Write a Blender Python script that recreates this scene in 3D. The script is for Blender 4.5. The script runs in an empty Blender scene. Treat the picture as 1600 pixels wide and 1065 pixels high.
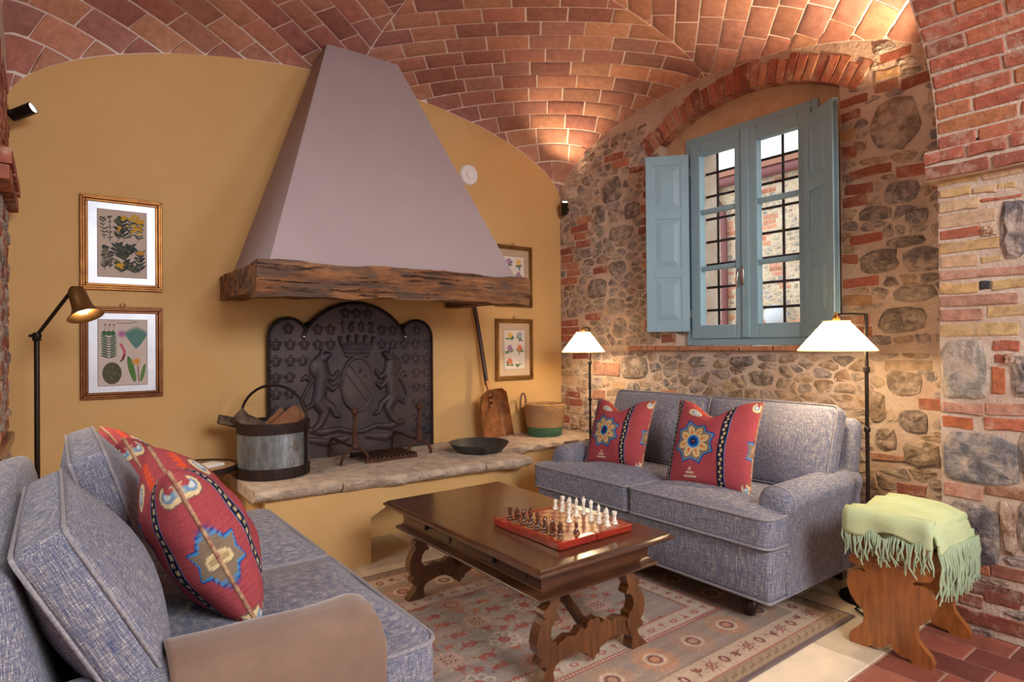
import bpy, bmesh, math, random
import numpy as np
from mathutils import Vector, Matrix, noise

# ------------------------------------------------------------------ camera
FPX = 950.0
YAW, ROLL, PITCH = math.radians(36.96), math.radians(0.5), math.atan(5.5 / FPX)
EYE = np.array([0.0, 0.0, 1.3])
_F0 = np.array([math.sin(YAW), math.cos(YAW), 0.0])
_R0 = np.array([math.cos(YAW), -math.sin(YAW), 0.0])
_Z = np.array([0.0, 0.0, 1.0])
CF = math.cos(PITCH) * _F0 + math.sin(PITCH) * _Z
_U0 = -math.sin(PITCH) * _F0 + math.cos(PITCH) * _Z
CR = math.cos(ROLL) * _R0 - math.sin(ROLL) * _U0
CU = math.cos(ROLL) * _U0 + math.sin(ROLL) * _R0
scene = bpy.context.scene
COL = scene.collection
cam_data = bpy.data.cameras.new('camera')
cam_data.sensor_width = 36.0
cam_data.sensor_fit = 'HORIZONTAL'
cam_data.lens = FPX / 1600.0 * 36.0
cam_data.clip_start = 0.05
cam = bpy.data.objects.new('camera', cam_data)
COL.objects.link(cam)
cam.matrix_world = Matrix(((CR[0], CU[0], -CF[0], EYE[0]), (CR[1], CU[1], -CF[1], EYE[1]),
                           (CR[2], CU[2], -CF[2], EYE[2]), (0, 0, 0, 1)))
scene.camera = cam

# ------------------------------------------------------------------ world, lights, exposure
world = bpy.data.worlds.new('overcast_sky')
scene.world = world
world.use_nodes = True
bg = world.node_tree.nodes['Background']
bg.inputs['Color'].default_value = (0.90, 0.95, 1.0, 1)
bg.inputs['Strength'].default_value = 1.5
scene.view_settings.view_transform = 'Standard'
scene.view_settings.look = 'None'
scene.view_settings.gamma = 1.0
scene.view_settings.use_curve_mapping = False
scene.view_settings.exposure = 0.86

def area_light(name, loc, target, size, power, color, size_y=None):
    d = bpy.data.lights.new(name, 'AREA')
    d.energy, d.size, d.color = power, size, color
    if size_y:
        d.shape, d.size_y = 'RECTANGLE', size_y
    o = bpy.data.objects.new(name, d)
    COL.objects.link(o)
    o.location = loc
    o.rotation_euler = (Vector(target) - Vector(loc)).to_track_quat('-Z', 'Y').to_euler()
    return o

# unseen fill lights added behind the camera, overhead and from the right
area_light('rear_fill_light', (1.3, -1.9, 3.05), (1.6, 2.6, 0.9), 1.6, 110, (0.94, 0.96, 1.0))
area_light('rear_right_fill_light', (3.9, -2.3, 1.7), (1.4, 3.0, 1.2), 1.8, 80, (0.84, 0.92, 1.0), 2.2)

area_light('left_fill_light', (-1.9, 2.3, 2.9), (1.2, 2.9, 1.5), 1.3, 26, (0.96, 0.97, 1.0))  # added soft fill from the left, brightens the hood's dark side

# ------------------------------------------------------------------ helpers
PI = math.pi
rnd = random.Random(7)

def S(r, g, b):
    out = []
    for c in (r, g, b):
        c /= 255.0
        out.append(c / 12.92 if c <= 0.04045 else ((c + 0.055) / 1.055) ** 2.4)
    return (out[0], out[1], out[2], 1.0)

def project(p):
    v = np.asarray(p, float) - EYE
    d = v @ CF
    if d < 0.05:
        return None
    return 800 + FPX * (v @ CR) / d, 532.5 - FPX * (v @ CU) / d

def plane_point(px, py, axis, val):
    v = CF + (px - 800) / FPX * CR + (532.5 - py) / FPX * CU
    t = (val - EYE[axis]) / v[axis]
    return EYE + t * v

class MB:
    """collects geometry for one mesh"""
    def __init__(self):
        self.v, self.f = [], []
    def add(self, v, f, M=None):
        n = len(self.v)
        if M is not None:
            v = [tuple(M @ Vector(p)) for p in v]
        self.v += [tuple(p) for p in v]
        self.f += [tuple(i + n for i in q) for q in f]
        return self
    def box(self, x0, x1, y0, y1, z0, z1, M=None):
        v = [(x0, y0, z0), (x1, y0, z0), (x1, y1, z0), (x0, y1, z0), (x0, y0, z1), (x1, y0, z1), (x1, y1, z1), (x0, y1, z1)]
        f = [(0, 3, 2, 1), (4, 5, 6, 7), (0, 1, 5, 4), (1, 2, 6, 5), (2, 3, 7, 6), (3, 0, 4, 7)]
        return self.add(v, f, M)
    def bbox(self, x0, x1, y0, y1, z0, z1, b=0.005, seg=2, M=None):
        bm = bmesh.new()
        bmesh.ops.create_cube(bm, size=1.0)
        for w in bm.verts:
            w.co = ((x0 + x1) / 2 + w.co.x * (x1 - x0), (y0 + y1) / 2 + w.co.y * (y1 - y0), (z0 + z1) / 2 + w.co.z * (z1 - z0))
        bmesh.ops.bevel(bm, geom=list(bm.edges), offset=b, segments=seg, profile=0.5, affect='EDGES')
        bm.verts.index_update()
        self.add([w.co[:] for w in bm.verts], [tuple(w.index for w in q.verts) for q in bm.faces], M)
        bm.free()
        return self
    def prism(self, poly, d0, d1, plane='XZ', M=None):
        """2D outline extruded from d0 to d1 along the plane's normal"""
        n = len(poly)
        put = {'XZ': lambda a, b, d: (a, d, b), 'YZ': lambda a, b, d: (d, a, b), 'XY': lambda a, b, d: (a, b, d)}[plane]
        v = [put(a, b, d0) for a, b in poly] + [put(a, b, d1) for a, b in poly]
        f = [tuple(range(n)), tuple(range(2 * n - 1, n - 1, -1))]
        f += [(i, i + n, (i + 1) % n + n, (i + 1) % n) for i in range(n)]
        return self.add(v, f, M)
    def lathe(self, prof, n=24, c=(0, 0, 0), M=None, cap=True):
        v, f = [], []
        for r, z in prof:
            for k in range(n):
                a = 2 * PI * k / n
                v.append((c[0] + r * math.cos(a), c[1] + r * math.sin(a), c[2] + z))
        for i in range(len(prof) - 1):
            for k in range(n):
                k2 = (k + 1) % n
                f.append((i * n + k, i * n + k2, (i + 1) * n + k2, (i + 1) * n + k))
        if cap:
            f.append(tuple(range(n - 1, -1, -1)))
            f.append(tuple(range((len(prof) - 1) * n, len(prof) * n)))
        return self.add(v, f, M)
    def tube(self, pts, r, n=8, closed=False, M=None):
        pts = [Vector(p) for p in pts]
        m = len(pts)
        rs = r if isinstance(r, (list, tuple)) else [r] * m
        v, f = [], []
        up = None
        for i in range(m):
            if closed:
                t = (pts[(i + 1) % m] - pts[i - 1])
            else:
                t = pts[min(i + 1, m - 1)] - pts[max(i - 1, 0)]
            t.normalize()
            if up is None:
                up = t.orthogonal().normalized()
            up = (up - t * up.dot(t))
            if up.length < 1e-6:
                up = t.orthogonal()
            up.normalize()
            w = t.cross(up)
            for k in range(n):
                a = 2 * PI * k / n
                v.append(pts[i] + (up * math.cos(a) + w * math.sin(a)) * rs[i])
        for i in range(m if closed else m - 1):
            j = (i + 1) % m
            for k in range(n):
                k2 = (k + 1) % n
                f.append((i * n + k, i * n + k2, j * n + k2, j * n + k))
        if not closed:
            f.append(tuple(range(n - 1, -1, -1)))
            f.append(tuple(range((m - 1) * n, m * n)))
        return self.add([p[:] for p in v], f, M)
    def ball(self, c, r, n=12, sz=1.0):
        prof = [(max(1e-4, r * math.sin(PI * i / n)), -r * sz * math.cos(PI * i / n)) for i in range(n + 1)]
        return self.lathe(prof, n + 4, c)
    def rough(self, amp, freq, seed=0.0):
        out = []
        for p in self.v:
            q = Vector(p)
            d = noise.noise_vector(q * freq + Vector((seed, seed * 1.7, -seed)))
            e = noise.noise_vector(q * freq * 3.1 + Vector((-seed, 5.0, seed)))
            out.append((q + d * amp + e * amp * 0.4)[:])
        self.v = out
        return self

def gridbox(x0, x1, y0, y1, z0, z1, step):
    """a box whose faces are cut into a grid (for roughening)"""
    bm = bmesh.new()
    bmesh.ops.create_cube(bm, size=1.0)
    for w in bm.verts:
        w.co = ((x0 + x1) / 2 + w.co.x * (x1 - x0), (y0 + y1) / 2 + w.co.y * (y1 - y0), (z0 + z1) / 2 + w.co.z * (z1 - z0))
    for ax, a0, a1 in ((0, x0, x1), (1, y0, y1), (2, z0, z1)):
        n = max(1, int(round((a1 - a0) / step)))
        for i in range(1, n):
            co = [0, 0, 0]
            no = [0, 0, 0]
            co[ax] = a0 + (a1 - a0) * i / n
            no[ax] = 1
            bmesh.ops.bisect_plane(bm, geom=bm.verts[:] + bm.edges[:] + bm.faces[:], plane_co=co, plane_no=no)
    bm.verts.index_update()
    mb = MB()
    mb.add([w.co[:] for w in bm.verts], [tuple(w.index for w in q.verts) for q in bm.faces])
    bm.free()
    return mb

def softbox(sx, sy, sz, r, n=14, crown=(0, 0, 0)):
    """rounded box centred at the origin, faces bulging by crown"""
    mb = MB()
    hx, hy, hz = sx / 2, sy / 2, sz / 2
    vid, verts, faces = {}, [], []
    def put(p):
        key = tuple(round(c, 5) for c in p)
        if key in vid:
            return vid[key]
        q = Vector((p[0] * hx, p[1] * hy, p[2] * hz))
        inner = Vector((max(-hx + r, min(hx - r, q.x)), max(-hy + r, min(hy - r, q.y)), max(-hz + r, min(hz - r, q.z))))
        dlt = q - inner
        if dlt.length > 1e-9:
            q = inner + dlt.normalized() * min(r, dlt.length * 1.0 if dlt.length < r else r)
        ex, ey, ez = 1 - p[0] ** 2, 1 - p[1] ** 2, 1 - p[2] ** 2
        q.x += crown[0] * p[0] * ey * ez
        q.y += crown[1] * p[1] * ex * ez
        q.z += crown[2] * p[2] * ex * ey
        vid[key] = len(verts)
        verts.append(q[:])
        return vid[key]
    for ax in range(3):
        for sgn in (-1, 1):
            for i in range(n):
                for j in range(n):
                    qd = []
                    for (di, dj) in ((0, 0), (1, 0), (1, 1), (0, 1)):
                        a = math.sin(((i + di) / n - 0.5) * PI)
                        b = math.sin(((j + dj) / n - 0.5) * PI)
                        p = [0, 0, 0]
                        p[ax] = sgn
                        p[(ax + 1) % 3] = a
                        p[(ax + 2) % 3] = b
                        qd.append(put(p))
                    if sgn < 0:
                        qd.reverse()
                    faces.append(tuple(qd))
    return mb.add(verts, faces)

def build_mesh(name, verts, faces, cols=None):
    me = bpy.data.meshes.new(name)
    if isinstance(faces, np.ndarray):
        nv, (nf, k) = len(verts), faces.shape
        me.vertices.add(nv)
        me.vertices.foreach_set('co', np.asarray(verts, np.float32).ravel())
        me.loops.add(nf * k)
        me.loops.foreach_set('vertex_index', faces.astype(np.int32).ravel())
        me.polygons.add(nf)
        me.polygons.foreach_set('loop_start', np.arange(0, nf * k, k, dtype=np.int32))
        me.update(calc_edges=True)
    else:
        me.from_pydata([tuple(p) for p in verts], [], [tuple(q) for q in faces])
        me.update()
    if cols is not None:
        at = me.attributes.new('Col', 'FLOAT_COLOR', 'POINT')
        c = np.asarray(cols, np.float32)
        if c.ndim == 1:
            c = np.tile(c, (len(me.vertices), 1))
        at.data.foreach_set('color', c.ravel())
    return me

def obj(name, geo, mat, parent=None, smooth=None, cols=None, loc=None, rot=None):
    """ONE mesh object; geo is an MB or an existing mesh"""
    if isinstance(geo, MB):
        me = build_mesh(name, geo.v, geo.f, cols)
        bm = bmesh.new()
        bm.from_mesh(me)
        bmesh.ops.recalc_face_normals(bm, faces=bm.faces[:])
        bm.to_mesh(me)
        bm.free()
    else:
        me = geo
    if mat is not None and len(me.materials) == 0:
        me.materials.append(mat)
    if smooth is not None:
        me.shade_smooth()
        if smooth < 179:
            me.set_sharp_from_angle(angle=math.radians(smooth))
    o = bpy.data.objects.new(name, me)
    COL.objects.link(o)
    if parent is not None:
        o.parent = parent
    if loc is not None:
        o.location = loc
    if rot is not None:
        o.rotation_euler = rot
    return o

def tag(o, label=None, cat=None, group=None, kind=None):
    for k, val in (('label', label), ('category', cat), ('group', group), ('kind', kind)):
        if val:
            o[k] = val
    return o

def thing(name, label, cat, loc=(0, 0, 0), rotz=0.0, group=None):
    o = bpy.data.objects.new(name, None)
    o.empty_display_size = 0.1
    COL.objects.link(o)
    o.location = loc
    o.rotation_euler = (0, 0, rotz)
    return tag(o, label, cat, group)

def struct(name, geo, mat, label=None, smooth=None, cols=None):
    return tag(obj(name, geo, mat, None, smooth, cols), label, None, None, 'structure')

def copy_thing(root, loc, rotz, label, group=None, scale=None):
    r = root.copy()
    COL.objects.link(r)
    r.location = loc
    r.rotation_euler = (0, 0, rotz)
    r['label'] = label
    if group:
        r['group'] = group
    for ch in list(root.children):
        c = ch.copy()
        COL.objects.link(c)
        c.parent = r
        for g in list(ch.children):
            d = g.copy()
            COL.objects.link(d)
            d.parent = c
    return r

# ------------------------------------------------------------------ materials
def new_mat(name):
    m = bpy.data.materials.new(name)
    m.use_nodes = True
    nt = m.node_tree
    return m, nt, nt.nodes['Principled BSDF']

def node(nt, kind, **kw):
    n = nt.nodes.new(kind)
    for k, val in kw.items():
        if k in n.inputs:
            n.inputs[k].default_value = val
        else:
            setattr(n, k, val)
    return n

def coords(nt, scale=(1, 1, 1), kind='Object', rot=(0, 0, 0)):
    tc = node(nt, 'ShaderNodeTexCoord')
    mp = node(nt, 'ShaderNodeMapping')
    mp.inputs['Scale'].default_value = scale
    mp.inputs['Rotation'].default_value = rot
    nt.links.new(tc.outputs[kind], mp.inputs['Vector'])
    return mp.outputs['Vector']

def noise_tex(nt, vec, scale, detail=4, rough=0.6):
    n = node(nt, 'ShaderNodeTexNoise')
    n.inputs['Scale'].default_value = scale
    n.inputs['Detail'].default_value = detail
    n.inputs['Roughness'].default_value = rough
    nt.links.new(vec, n.inputs['Vector'])
    return n.outputs['Fac']

def ramp(nt, fac, stops):
    r = node(nt, 'ShaderNodeValToRGB')
    e = r.color_ramp.elements
    while len(e) > 1:
        e.remove(e[-1])
    e[0].position, e[0].color = stops[0][0], stops[0][1]
    for p, c in stops[1:]:
        k = e.new(p)
        k.color = c
    nt.links.new(fac, r.inputs['Fac'])
    return r.outputs['Color']

def mixc(nt, fac, a, b, mode='MIX'):
    n = node(nt, 'ShaderNodeMix', data_type='RGBA', blend_type=mode)
    for sock, val in ((n.inputs[0], fac), (n.inputs[6], a), (n.inputs[7], b)):
        if isinstance(val, (int, float)):
            sock.default_value = val
        elif isinstance(val, tuple):
            sock.default_value = val
        else:
            nt.links.new(val, sock)
    return n.outputs[2]

def bump(nt, bsdf, h, strength=0.3, dist=0.01):
    b = node(nt, 'ShaderNodeBump')
    b.inputs['Strength'].default_value = strength
    b.inputs['Distance'].default_value = dist
    nt.links.new(h, b.inputs['Height'])
    nt.links.new(b.outputs['Normal'], bsdf.inputs['Normal'])

def M_plain(name, col, rough=0.6, metal=0.0, col2=None, nscale=6.0, stretch=(1, 1, 1), bmp=0.0, bscale=60.0, bdist=0.004, spec=0.4, lo=0.35, hi=0.7, coat=0.0):
    m, nt, b = new_mat(name)
    b.inputs['Base Color'].default_value = col
    b.inputs['Roughness'].default_value = rough
    b.inputs['Metallic'].default_value = metal
    b.inputs['Specular IOR Level'].default_value = spec
    b.inputs['Coat Weight'].default_value = coat
    if col2 is not None:
        fac = noise_tex(nt, coords(nt, stretch), nscale, 6, 0.62)
        nt.links.new(ramp(nt, fac, [(lo, col), (hi, col2)]), b.inputs['Base Color'])
    if bmp:
        bump(nt, b, noise_tex(nt, coords(nt, stretch), bscale, 5, 0.65), bmp, bdist)
    return m

def M_attr(name, rough=0.85, nscale=25.0, amount=0.35, bmp=0.5, bscale=40.0, bdist=0.006, spec=0.3, spots=None):
    """colour from the mesh's own colour layer, broken up by noise"""
    m, nt, b = new_mat(name)
    at = node(nt, 'ShaderNodeAttribute', attribute_name='Col')
    vec = coords(nt)
    fac = noise_tex(nt, vec, nscale, 6, 0.65)
    var = ramp(nt, fac, [(0.3, (1 - amount, 1 - amount, 1 - amount, 1)), (0.7, (1 + amount * 0.6, 1 + amount * 0.6, 1 + amount * 0.6, 1))])
    c = mixc(nt, 1.0, at.outputs['Color'], var, 'MULTIPLY')
    if spots is not None:
        f2 = noise_tex(nt, vec, spots[1], 5, 0.7)
        k = ramp(nt, f2, [(spots[2], (0, 0, 0, 1)), (spots[3], (1, 1, 1, 1))])
        c = mixc(nt, k, c, spots[0])
    nt.links.new(c, b.inputs['Base Color'])
    b.inputs['Roughness'].default_value = rough
    b.inputs['Specular IOR Level'].default_value = spec
    if bmp:
        bump(nt, b, noise_tex(nt, vec, bscale, 6, 0.7), bmp, bdist)
    return m

def M_wood(name, dark, light, rough=0.35, stretch=(2, 30, 30), nscale=2.2, spec=0.5, coat=0.0, bmp=0.1, coat_rough=0.2):
    m, nt, b = new_mat(name)
    vec = coords(nt, stretch)
    g = noise_tex(nt, vec, nscale, 8, 0.65)
    c = ramp(nt, g, [(0.25, dark), (0.75, light)])
    big = noise_tex(nt, coords(nt), 3.0, 3)
    c = mixc(nt, 1.0, c, ramp(nt, big, [(0.3, (0.72, 0.70, 0.68, 1)), (0.7, (1.15, 1.12, 1.1, 1))]), 'MULTIPLY')
    nt.links.new(c, b.inputs['Base Color'])
    b.inputs['Roughness'].default_value = rough
    b.inputs['Specular IOR Level'].default_value = spec
    b.inputs['Coat Weight'].default_value = coat
    b.inputs['Coat Roughness'].default_value = coat_rough
    if bmp:
        bump(nt, b, g, bmp, 0.003)
    return m

def M_tweed(name, navy, grey, cream):
    """slubbed upholstery: threads running down, fainter threads across, speckle"""
    m, nt, b = new_mat(name)
    down = noise_tex(nt, coords(nt, (460, 460, 20)), 1.0, 2, 0.55)
    cross = noise_tex(nt, coords(nt, (34, 34, 460)), 1.0, 2, 0.55)
    spk = noise_tex(nt, coords(nt), 300.0, 2, 0.6)
    h = node(nt, 'ShaderNodeMath', operation='MULTIPLY_ADD')
    nt.links.new(down, h.inputs[0]); h.inputs[1].default_value = 0.48
    q = node(nt, 'ShaderNodeMath', operation='MULTIPLY_ADD')
    nt.links.new(cross, q.inputs[0]); q.inputs[1].default_value = 0.30
    w = node(nt, 'ShaderNodeMath', operation='MULTIPLY')
    nt.links.new(spk, w.inputs[0]); w.inputs[1].default_value = 0.28
    nt.links.new(w.outputs[0], q.inputs[2])
    nt.links.new(q.outputs[0], h.inputs[2])
    c = ramp(nt, h.outputs[0], [(0.36, navy), (0.48, mixcol(navy, grey)), (0.57, grey), (0.72, cream)])
    nt.links.new(c, b.inputs['Base Color'])
    b.inputs['Roughness'].default_value = 0.95
    b.inputs['Specular IOR Level'].default_value = 0.1
    b.inputs['Sheen Weight'].default_value = 0.1
    bump(nt, b, h.outputs[0], 0.6, 0.004)
    return m

def mixcol(a, b, t=0.5):
    return tuple(x + (y - x) * t for x, y in zip(a, b))

def M_emit(name, col, strength):
    m, nt, b = new_mat(name)
    b.inputs['Base Color'].default_value = col
    b.inputs['Emission Color'].default_value = col
    b.inputs['Emission Strength'].default_value = strength
    return m

def M_glass(name):
    m, nt, b = new_mat(name)
    out = nt.nodes['Material Output']
    tr = node(nt, 'ShaderNodeBsdfTransparent')
    tr.inputs['Color'].default_value = (0.96, 0.98, 0.98, 1)
    gl = node(nt, 'ShaderNodeBsdfGlossy')
    gl.inputs['Roughness'].default_value = 0.02
    lw = node(nt, 'ShaderNodeLayerWeight')
    lw.inputs['Blend'].default_value = 0.5
    pw = node(nt, 'ShaderNodeMath', operation='POWER')
    nt.links.new(lw.outputs['Facing'], pw.inputs[0])
    pw.inputs[1].default_value = 4.0
    ad = node(nt, 'ShaderNodeMath', operation='MULTIPLY_ADD')
    nt.links.new(pw.outputs[0], ad.inputs[0])
    ad.inputs[1].default_value, ad.inputs[2].default_value = 0.5, 0.03
    mx = node(nt, 'ShaderNodeMixShader')
    nt.links.new(ad.outputs[0], mx.inputs[0])
    nt.links.new(tr.outputs[0], mx.inputs[1])
    nt.links.new(gl.outputs[0], mx.inputs[2])
    nt.links.new(mx.outputs[0], out.inputs['Surface'])
    return m

MT = {}
MT['mortar'] = M_plain('lime_mortar', S(216, 196, 178), 0.95, col2=S(194, 166, 146), nscale=5, bmp=0.8, bscale=45, bdist=0.012, spec=0.1)
MT['vault_mortar'] = M_plain('pale_vault_mortar', S(246, 234, 226), 0.95, col2=S(228, 206, 192), nscale=8, bmp=0.6, bscale=60, bdist=0.006, spec=0.1)
MT['stone'] = M_attr('wall_stone', 0.95, 16, 0.42, 1.0, 26, 0.02, 0.1, spots=(S(206, 184, 166), 8.0, 0.46, 0.68))
MT['brick'] = M_attr('wall_brick', 0.95, 28, 0.35, 0.8, 55, 0.008, 0.1, spots=(S(202, 174, 152), 10.0, 0.52, 0.74))
MT['vault_brick'] = M_attr('vault_brick', 0.9, 22, 0.24, 0.6, 70, 0.004, 0.15)
MT['yellow'] = M_plain('ochre_plaster', S(214, 174, 118), 0.9, col2=S(208, 166, 108), nscale=1.6, bmp=0.08, bscale=30, spec=0.15)
MT['hood'] = M_plain('mauve_grey_plaster', S(176, 160, 160), 0.9, col2=S(168, 152, 152), nscale=1.3, bmp=0.05, bscale=30, spec=0.15)
MT['plaster'] = M_plain('sand_plaster', S(214, 178, 140), 0.95, col2=S(196, 156, 118), nscale=9, bmp=0.7, bscale=90, bdist=0.006, spec=0.1)
MT['room_plaster'] = M_plain('pale_room_plaster', S(226, 214, 198), 0.9, spec=0.1)
MT['slab'] = M_plain('rough_hearth_stone', S(212, 190, 168), 0.95, col2=S(158, 138, 124), nscale=14, bmp=1.0, bscale=38, bdist=0.02, spec=0.15, lo=0.4, hi=0.75)
MT['beam'] = None
MT['terracotta'] = M_attr('terracotta_tile', 0.55, 14, 0.25, 0.25, 40, 0.003, 0.4)
MT['grout'] = M_plain('floor_grout', S(176, 140, 122), 0.95)
MT['limestone'] = M_attr('cream_limestone', 0.6, 6, 0.14, 0.15, 30, 0.003, 0.35, spots=(S(186, 142, 96), 3.0, 0.60, 0.80))
MT['blue_paint'] = M_plain('grey_blue_paint', S(146, 178, 190), 0.45, col2=S(140, 172, 184), nscale=4, spec=0.4)
MT['glass'] = M_glass('window_glass')
MT['iron'] = M_plain('black_iron', S(40, 34, 32), 0.6, 0.6, col2=S(66, 48, 40), nscale=20, bmp=0.4, bscale=80, spec=0.3)
MT['rust'] = M_plain('rusty_iron', S(92, 58, 44), 0.75, 0.3, col2=S(60, 40, 34), nscale=25, bmp=0.5, bscale=90, spec=0.3)
MT['cast'] = M_plain('cast_iron_plate', S(84, 68, 66), 0.5, 0.35, col2=S(46, 44, 50), nscale=3.0, bmp=0.35, bscale=120, bdist=0.002, spec=0.35)
MT['black'] = M_plain('black_metal', S(18, 17, 17), 0.4, 0.2)
MT['lampiron'] = M_plain('dark_bronze_metal', S(52, 42, 36), 0.4, 0.7)
MT['brass'] = M_plain('aged_brass', S(150, 104, 50), 0.35, 0.85)
MT['steel'] = M_plain('polished_steel', S(190, 180, 176), 0.25, 0.95)
MT['white'] = M_plain('white_plastic', S(236, 233, 232), 0.4)
MT['tweed'] = M_tweed('blue_grey_tweed', S(46, 66, 110), S(134, 132, 140), S(226, 218, 208))
MT['piping'] = M_plain('grey_blue_piping', S(160, 154, 154), 0.95, col2=S(112, 112, 126), nscale=150)
MT['darkwood'] = M_wood('dark_walnut', S(48, 27, 17), S(92, 55, 32), 0.30, (3, 3, 30), 2.0, 0.5, 0.35)
MT['topwood'] = M_wood('polished_walnut_top', S(52, 30, 19), S(94, 57, 33), 0.28, (26, 2.5, 26), 2.0, 0.5, 0.6, 0.05, 0.16)
MT['legwood'] = M_wood('walnut_leg', S(58, 32, 16), S(120, 72, 36), 0.32, (26, 26, 3), 2.0, 0.5, 0.4)
MT['stoolwood'] = M_wood('honey_oak', S(120, 66, 28), S(184, 112, 54), 0.35, (26, 26, 3), 1.8, 0.5, 0.3)
MT['blackwood'] = M_plain('ebonised_leg', S(40, 22, 18), 0.3, 0, coat=0.4)
MT['redwood'] = M_wood('mahogany_red', S(112, 24, 16), S(168, 48, 30), 0.3, (4, 20, 20), 2.0, 0.5, 0.4)
MT['throw'] = M_plain('brown_wool', S(134, 108, 92), 0.95, col2=S(118, 94, 80), nscale=6, bmp=0.35, bscale=260, bdist=0.002, spec=0.05)
MT['throw'].node_tree.nodes['Principled BSDF'].inputs['Sheen Weight'].default_value = 0.4
MT['green'] = M_plain('pale_green_wool', S(198, 210, 160), 0.95, col2=S(184, 198, 156), nscale=5, bmp=0.4, bscale=220, bdist=0.002, spec=0.05)
MT['fringe'] = M_plain('pale_green_yarn', S(180, 198, 164), 0.95, col2=S(160, 182, 150), nscale=40, spec=0.05)
MT['kilim'] = M_attr('kilim_cloth', 0.95, 260, 0.16, 0.4, 300, 0.0015, 0.05)
MT['rug'] = M_attr('rug_pile', 0.98, 180, 0.22, 0.5, 320, 0.002, 0.02)
MT['print'] = M_attr('printed_paper', 0.7, 30, 0.06, 0.0, 30, 0.001, 0.2)
MT['pleat'] = None

# ------------------------------------------------------------------ room layout (metres)
XW, YW, XL = 3.77, 4.25, -0.20          # window wall, fireplace wall, left wall
XP, YP = 3.28, 1.06                     # face and far edge of the right pier
VX, VY, HX, HY = (XW + XL) / 2, (YW + 1.08) / 2, (XW - XL) / 2, (YW - 1.08) / 2
SPRING = 2.655

def prof(t):
    return max(0.0, 1 - t * t) ** 0.58

def vault_z(x, y):
    a, b = prof((x - VX) / HX), prof((y - VY) / HY)
    return SPRING + 0.60 * a + 0.57 * b - 0.30 * a * b

def vault_n(x, y, e=0.004):
    x = min(max(x, XL + 0.03), XW - 0.03)
    y = min(max(y, VY - HY + 0.03), YW - 0.03)
    dx = (vault_z(x + e, y) - vault_z(x - e, y)) / (2 * e)
    dy = (vault_z(x, y + e) - vault_z(x, y - e)) / (2 * e)
    return Vector((dx, dy, -1)).normalized()   # points down into the room

# --- masonry pieces --------------------------------------------------------
class Pieces:
    """bricks and stones of one surface; the 300 that show largest become parts, the rest one piece of stuff"""
    def __init__(self):
        self.items = []
    def add(self, name, verts, faces, col, mat):
        pr = [project(p) for p in verts]
        area = 0.0
        if all(q is not None for q in pr):
            xs, ys = [q[0] for q in pr], [q[1] for q in pr]
            w = min(max(xs), 1600) - max(min(xs), 0)
            h = min(max(ys), 1065) - max(min(ys), 0)
            if w > 0 and h > 0:
                area = w * h
        self.items.append((area, name, verts, faces, col, mat))
    def flush(self, parent, rest_name, limit=300):
        self.items.sort(key=lambda t: -t[0])
        for a, name, v, f, col, mat in self.items[:limit]:
            if a <= 0:
                continue
            obj(name, build_mesh(name, v, f, col), mat, parent, 38 if mat is MT['vault_brick'] else None)
        rest = [t for t in self.items[:limit] if t[0] <= 0] + self.items[limit:]
        mats = []
        for t in rest:
            if t[5] not in mats:
                mats.append(t[5])
        if rest:
            V, Fc, Cc, mi = [], [], [], []
            for a, name, v, f, col, mat in rest:
                n = len(V)
                V += v
                Fc += [tuple(i + n for i in q) for q in f]
                Cc += [col] * len(v)
                mi += [mats.index(mat)] * len(f)
            me = build_mesh(rest_name, V, Fc, np.array(Cc))
            for m in mats:
                me.materials.append(m)
            me.polygons.foreach_set('material_index', np.array(mi, np.int32))
            o = obj(rest_name, me, None, parent)
            o['kind'] = 'stuff'

def jit(c, amt, r):
    k = 1 + r.uniform(-amt, amt)
    return (min(1, c[0] * k * (1 + r.uniform(-0.05, 0.05))), min(1, c[1] * k), min(1, c[2] * k * (1 + r.uniform(-0.05, 0.05))), 1)

def relief(poly, proud, back, inset, to3d, rough, r, dome=0.3):
    """a stone: outline sunk in the mortar, face standing proud with an uneven middle"""
    n = len(poly)
    cx, cy = sum(p[0] for p in poly) / n, sum(p[1] for p in poly) / n
    V, Fc = [], []
    V += [to3d(a, b, -back) for a, b in poly]
    V += [to3d(a, b, proud * 0.55) for a, b in poly]
    def inn(k, w):
        out = []
        for a, b in poly:
            L = math.hypot(a - cx, b - cy) + 1e-6
            s = max(0.2, 1 - k / L)
            out.append(to3d(cx + (a - cx) * s, cy + (b - cy) * s, w + r.uniform(-rough, rough)))
        return out
    V += inn(inset, proud)
    if dome > 0:
        size = min(max(p[0] for p in poly) - min(p[0] for p in poly), max(p[1] for p in poly) - min(p[1] for p in poly))
        V += inn(size * 0.28, proud + rough * dome * 3)
        V.append(to3d(cx, cy, proud + rough * dome * 3 + r.uniform(-rough, rough)))
        rings = 4
    else:
        rings = 3
    for k in range(rings - 1):
        for i in range(n):
            j = (i + 1) % n
            Fc.append((k * n + i, k * n + j, (k + 1) * n + j, (k + 1) * n + i))
    if dome > 0:
        for i in range(n):
            Fc.append((3 * n + i, 3 * n + (i + 1) % n, 4 * n))
    else:
        Fc.append(tuple(range(2 * n, 3 * n)))
    return [tuple(p) for p in V], Fc

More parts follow.
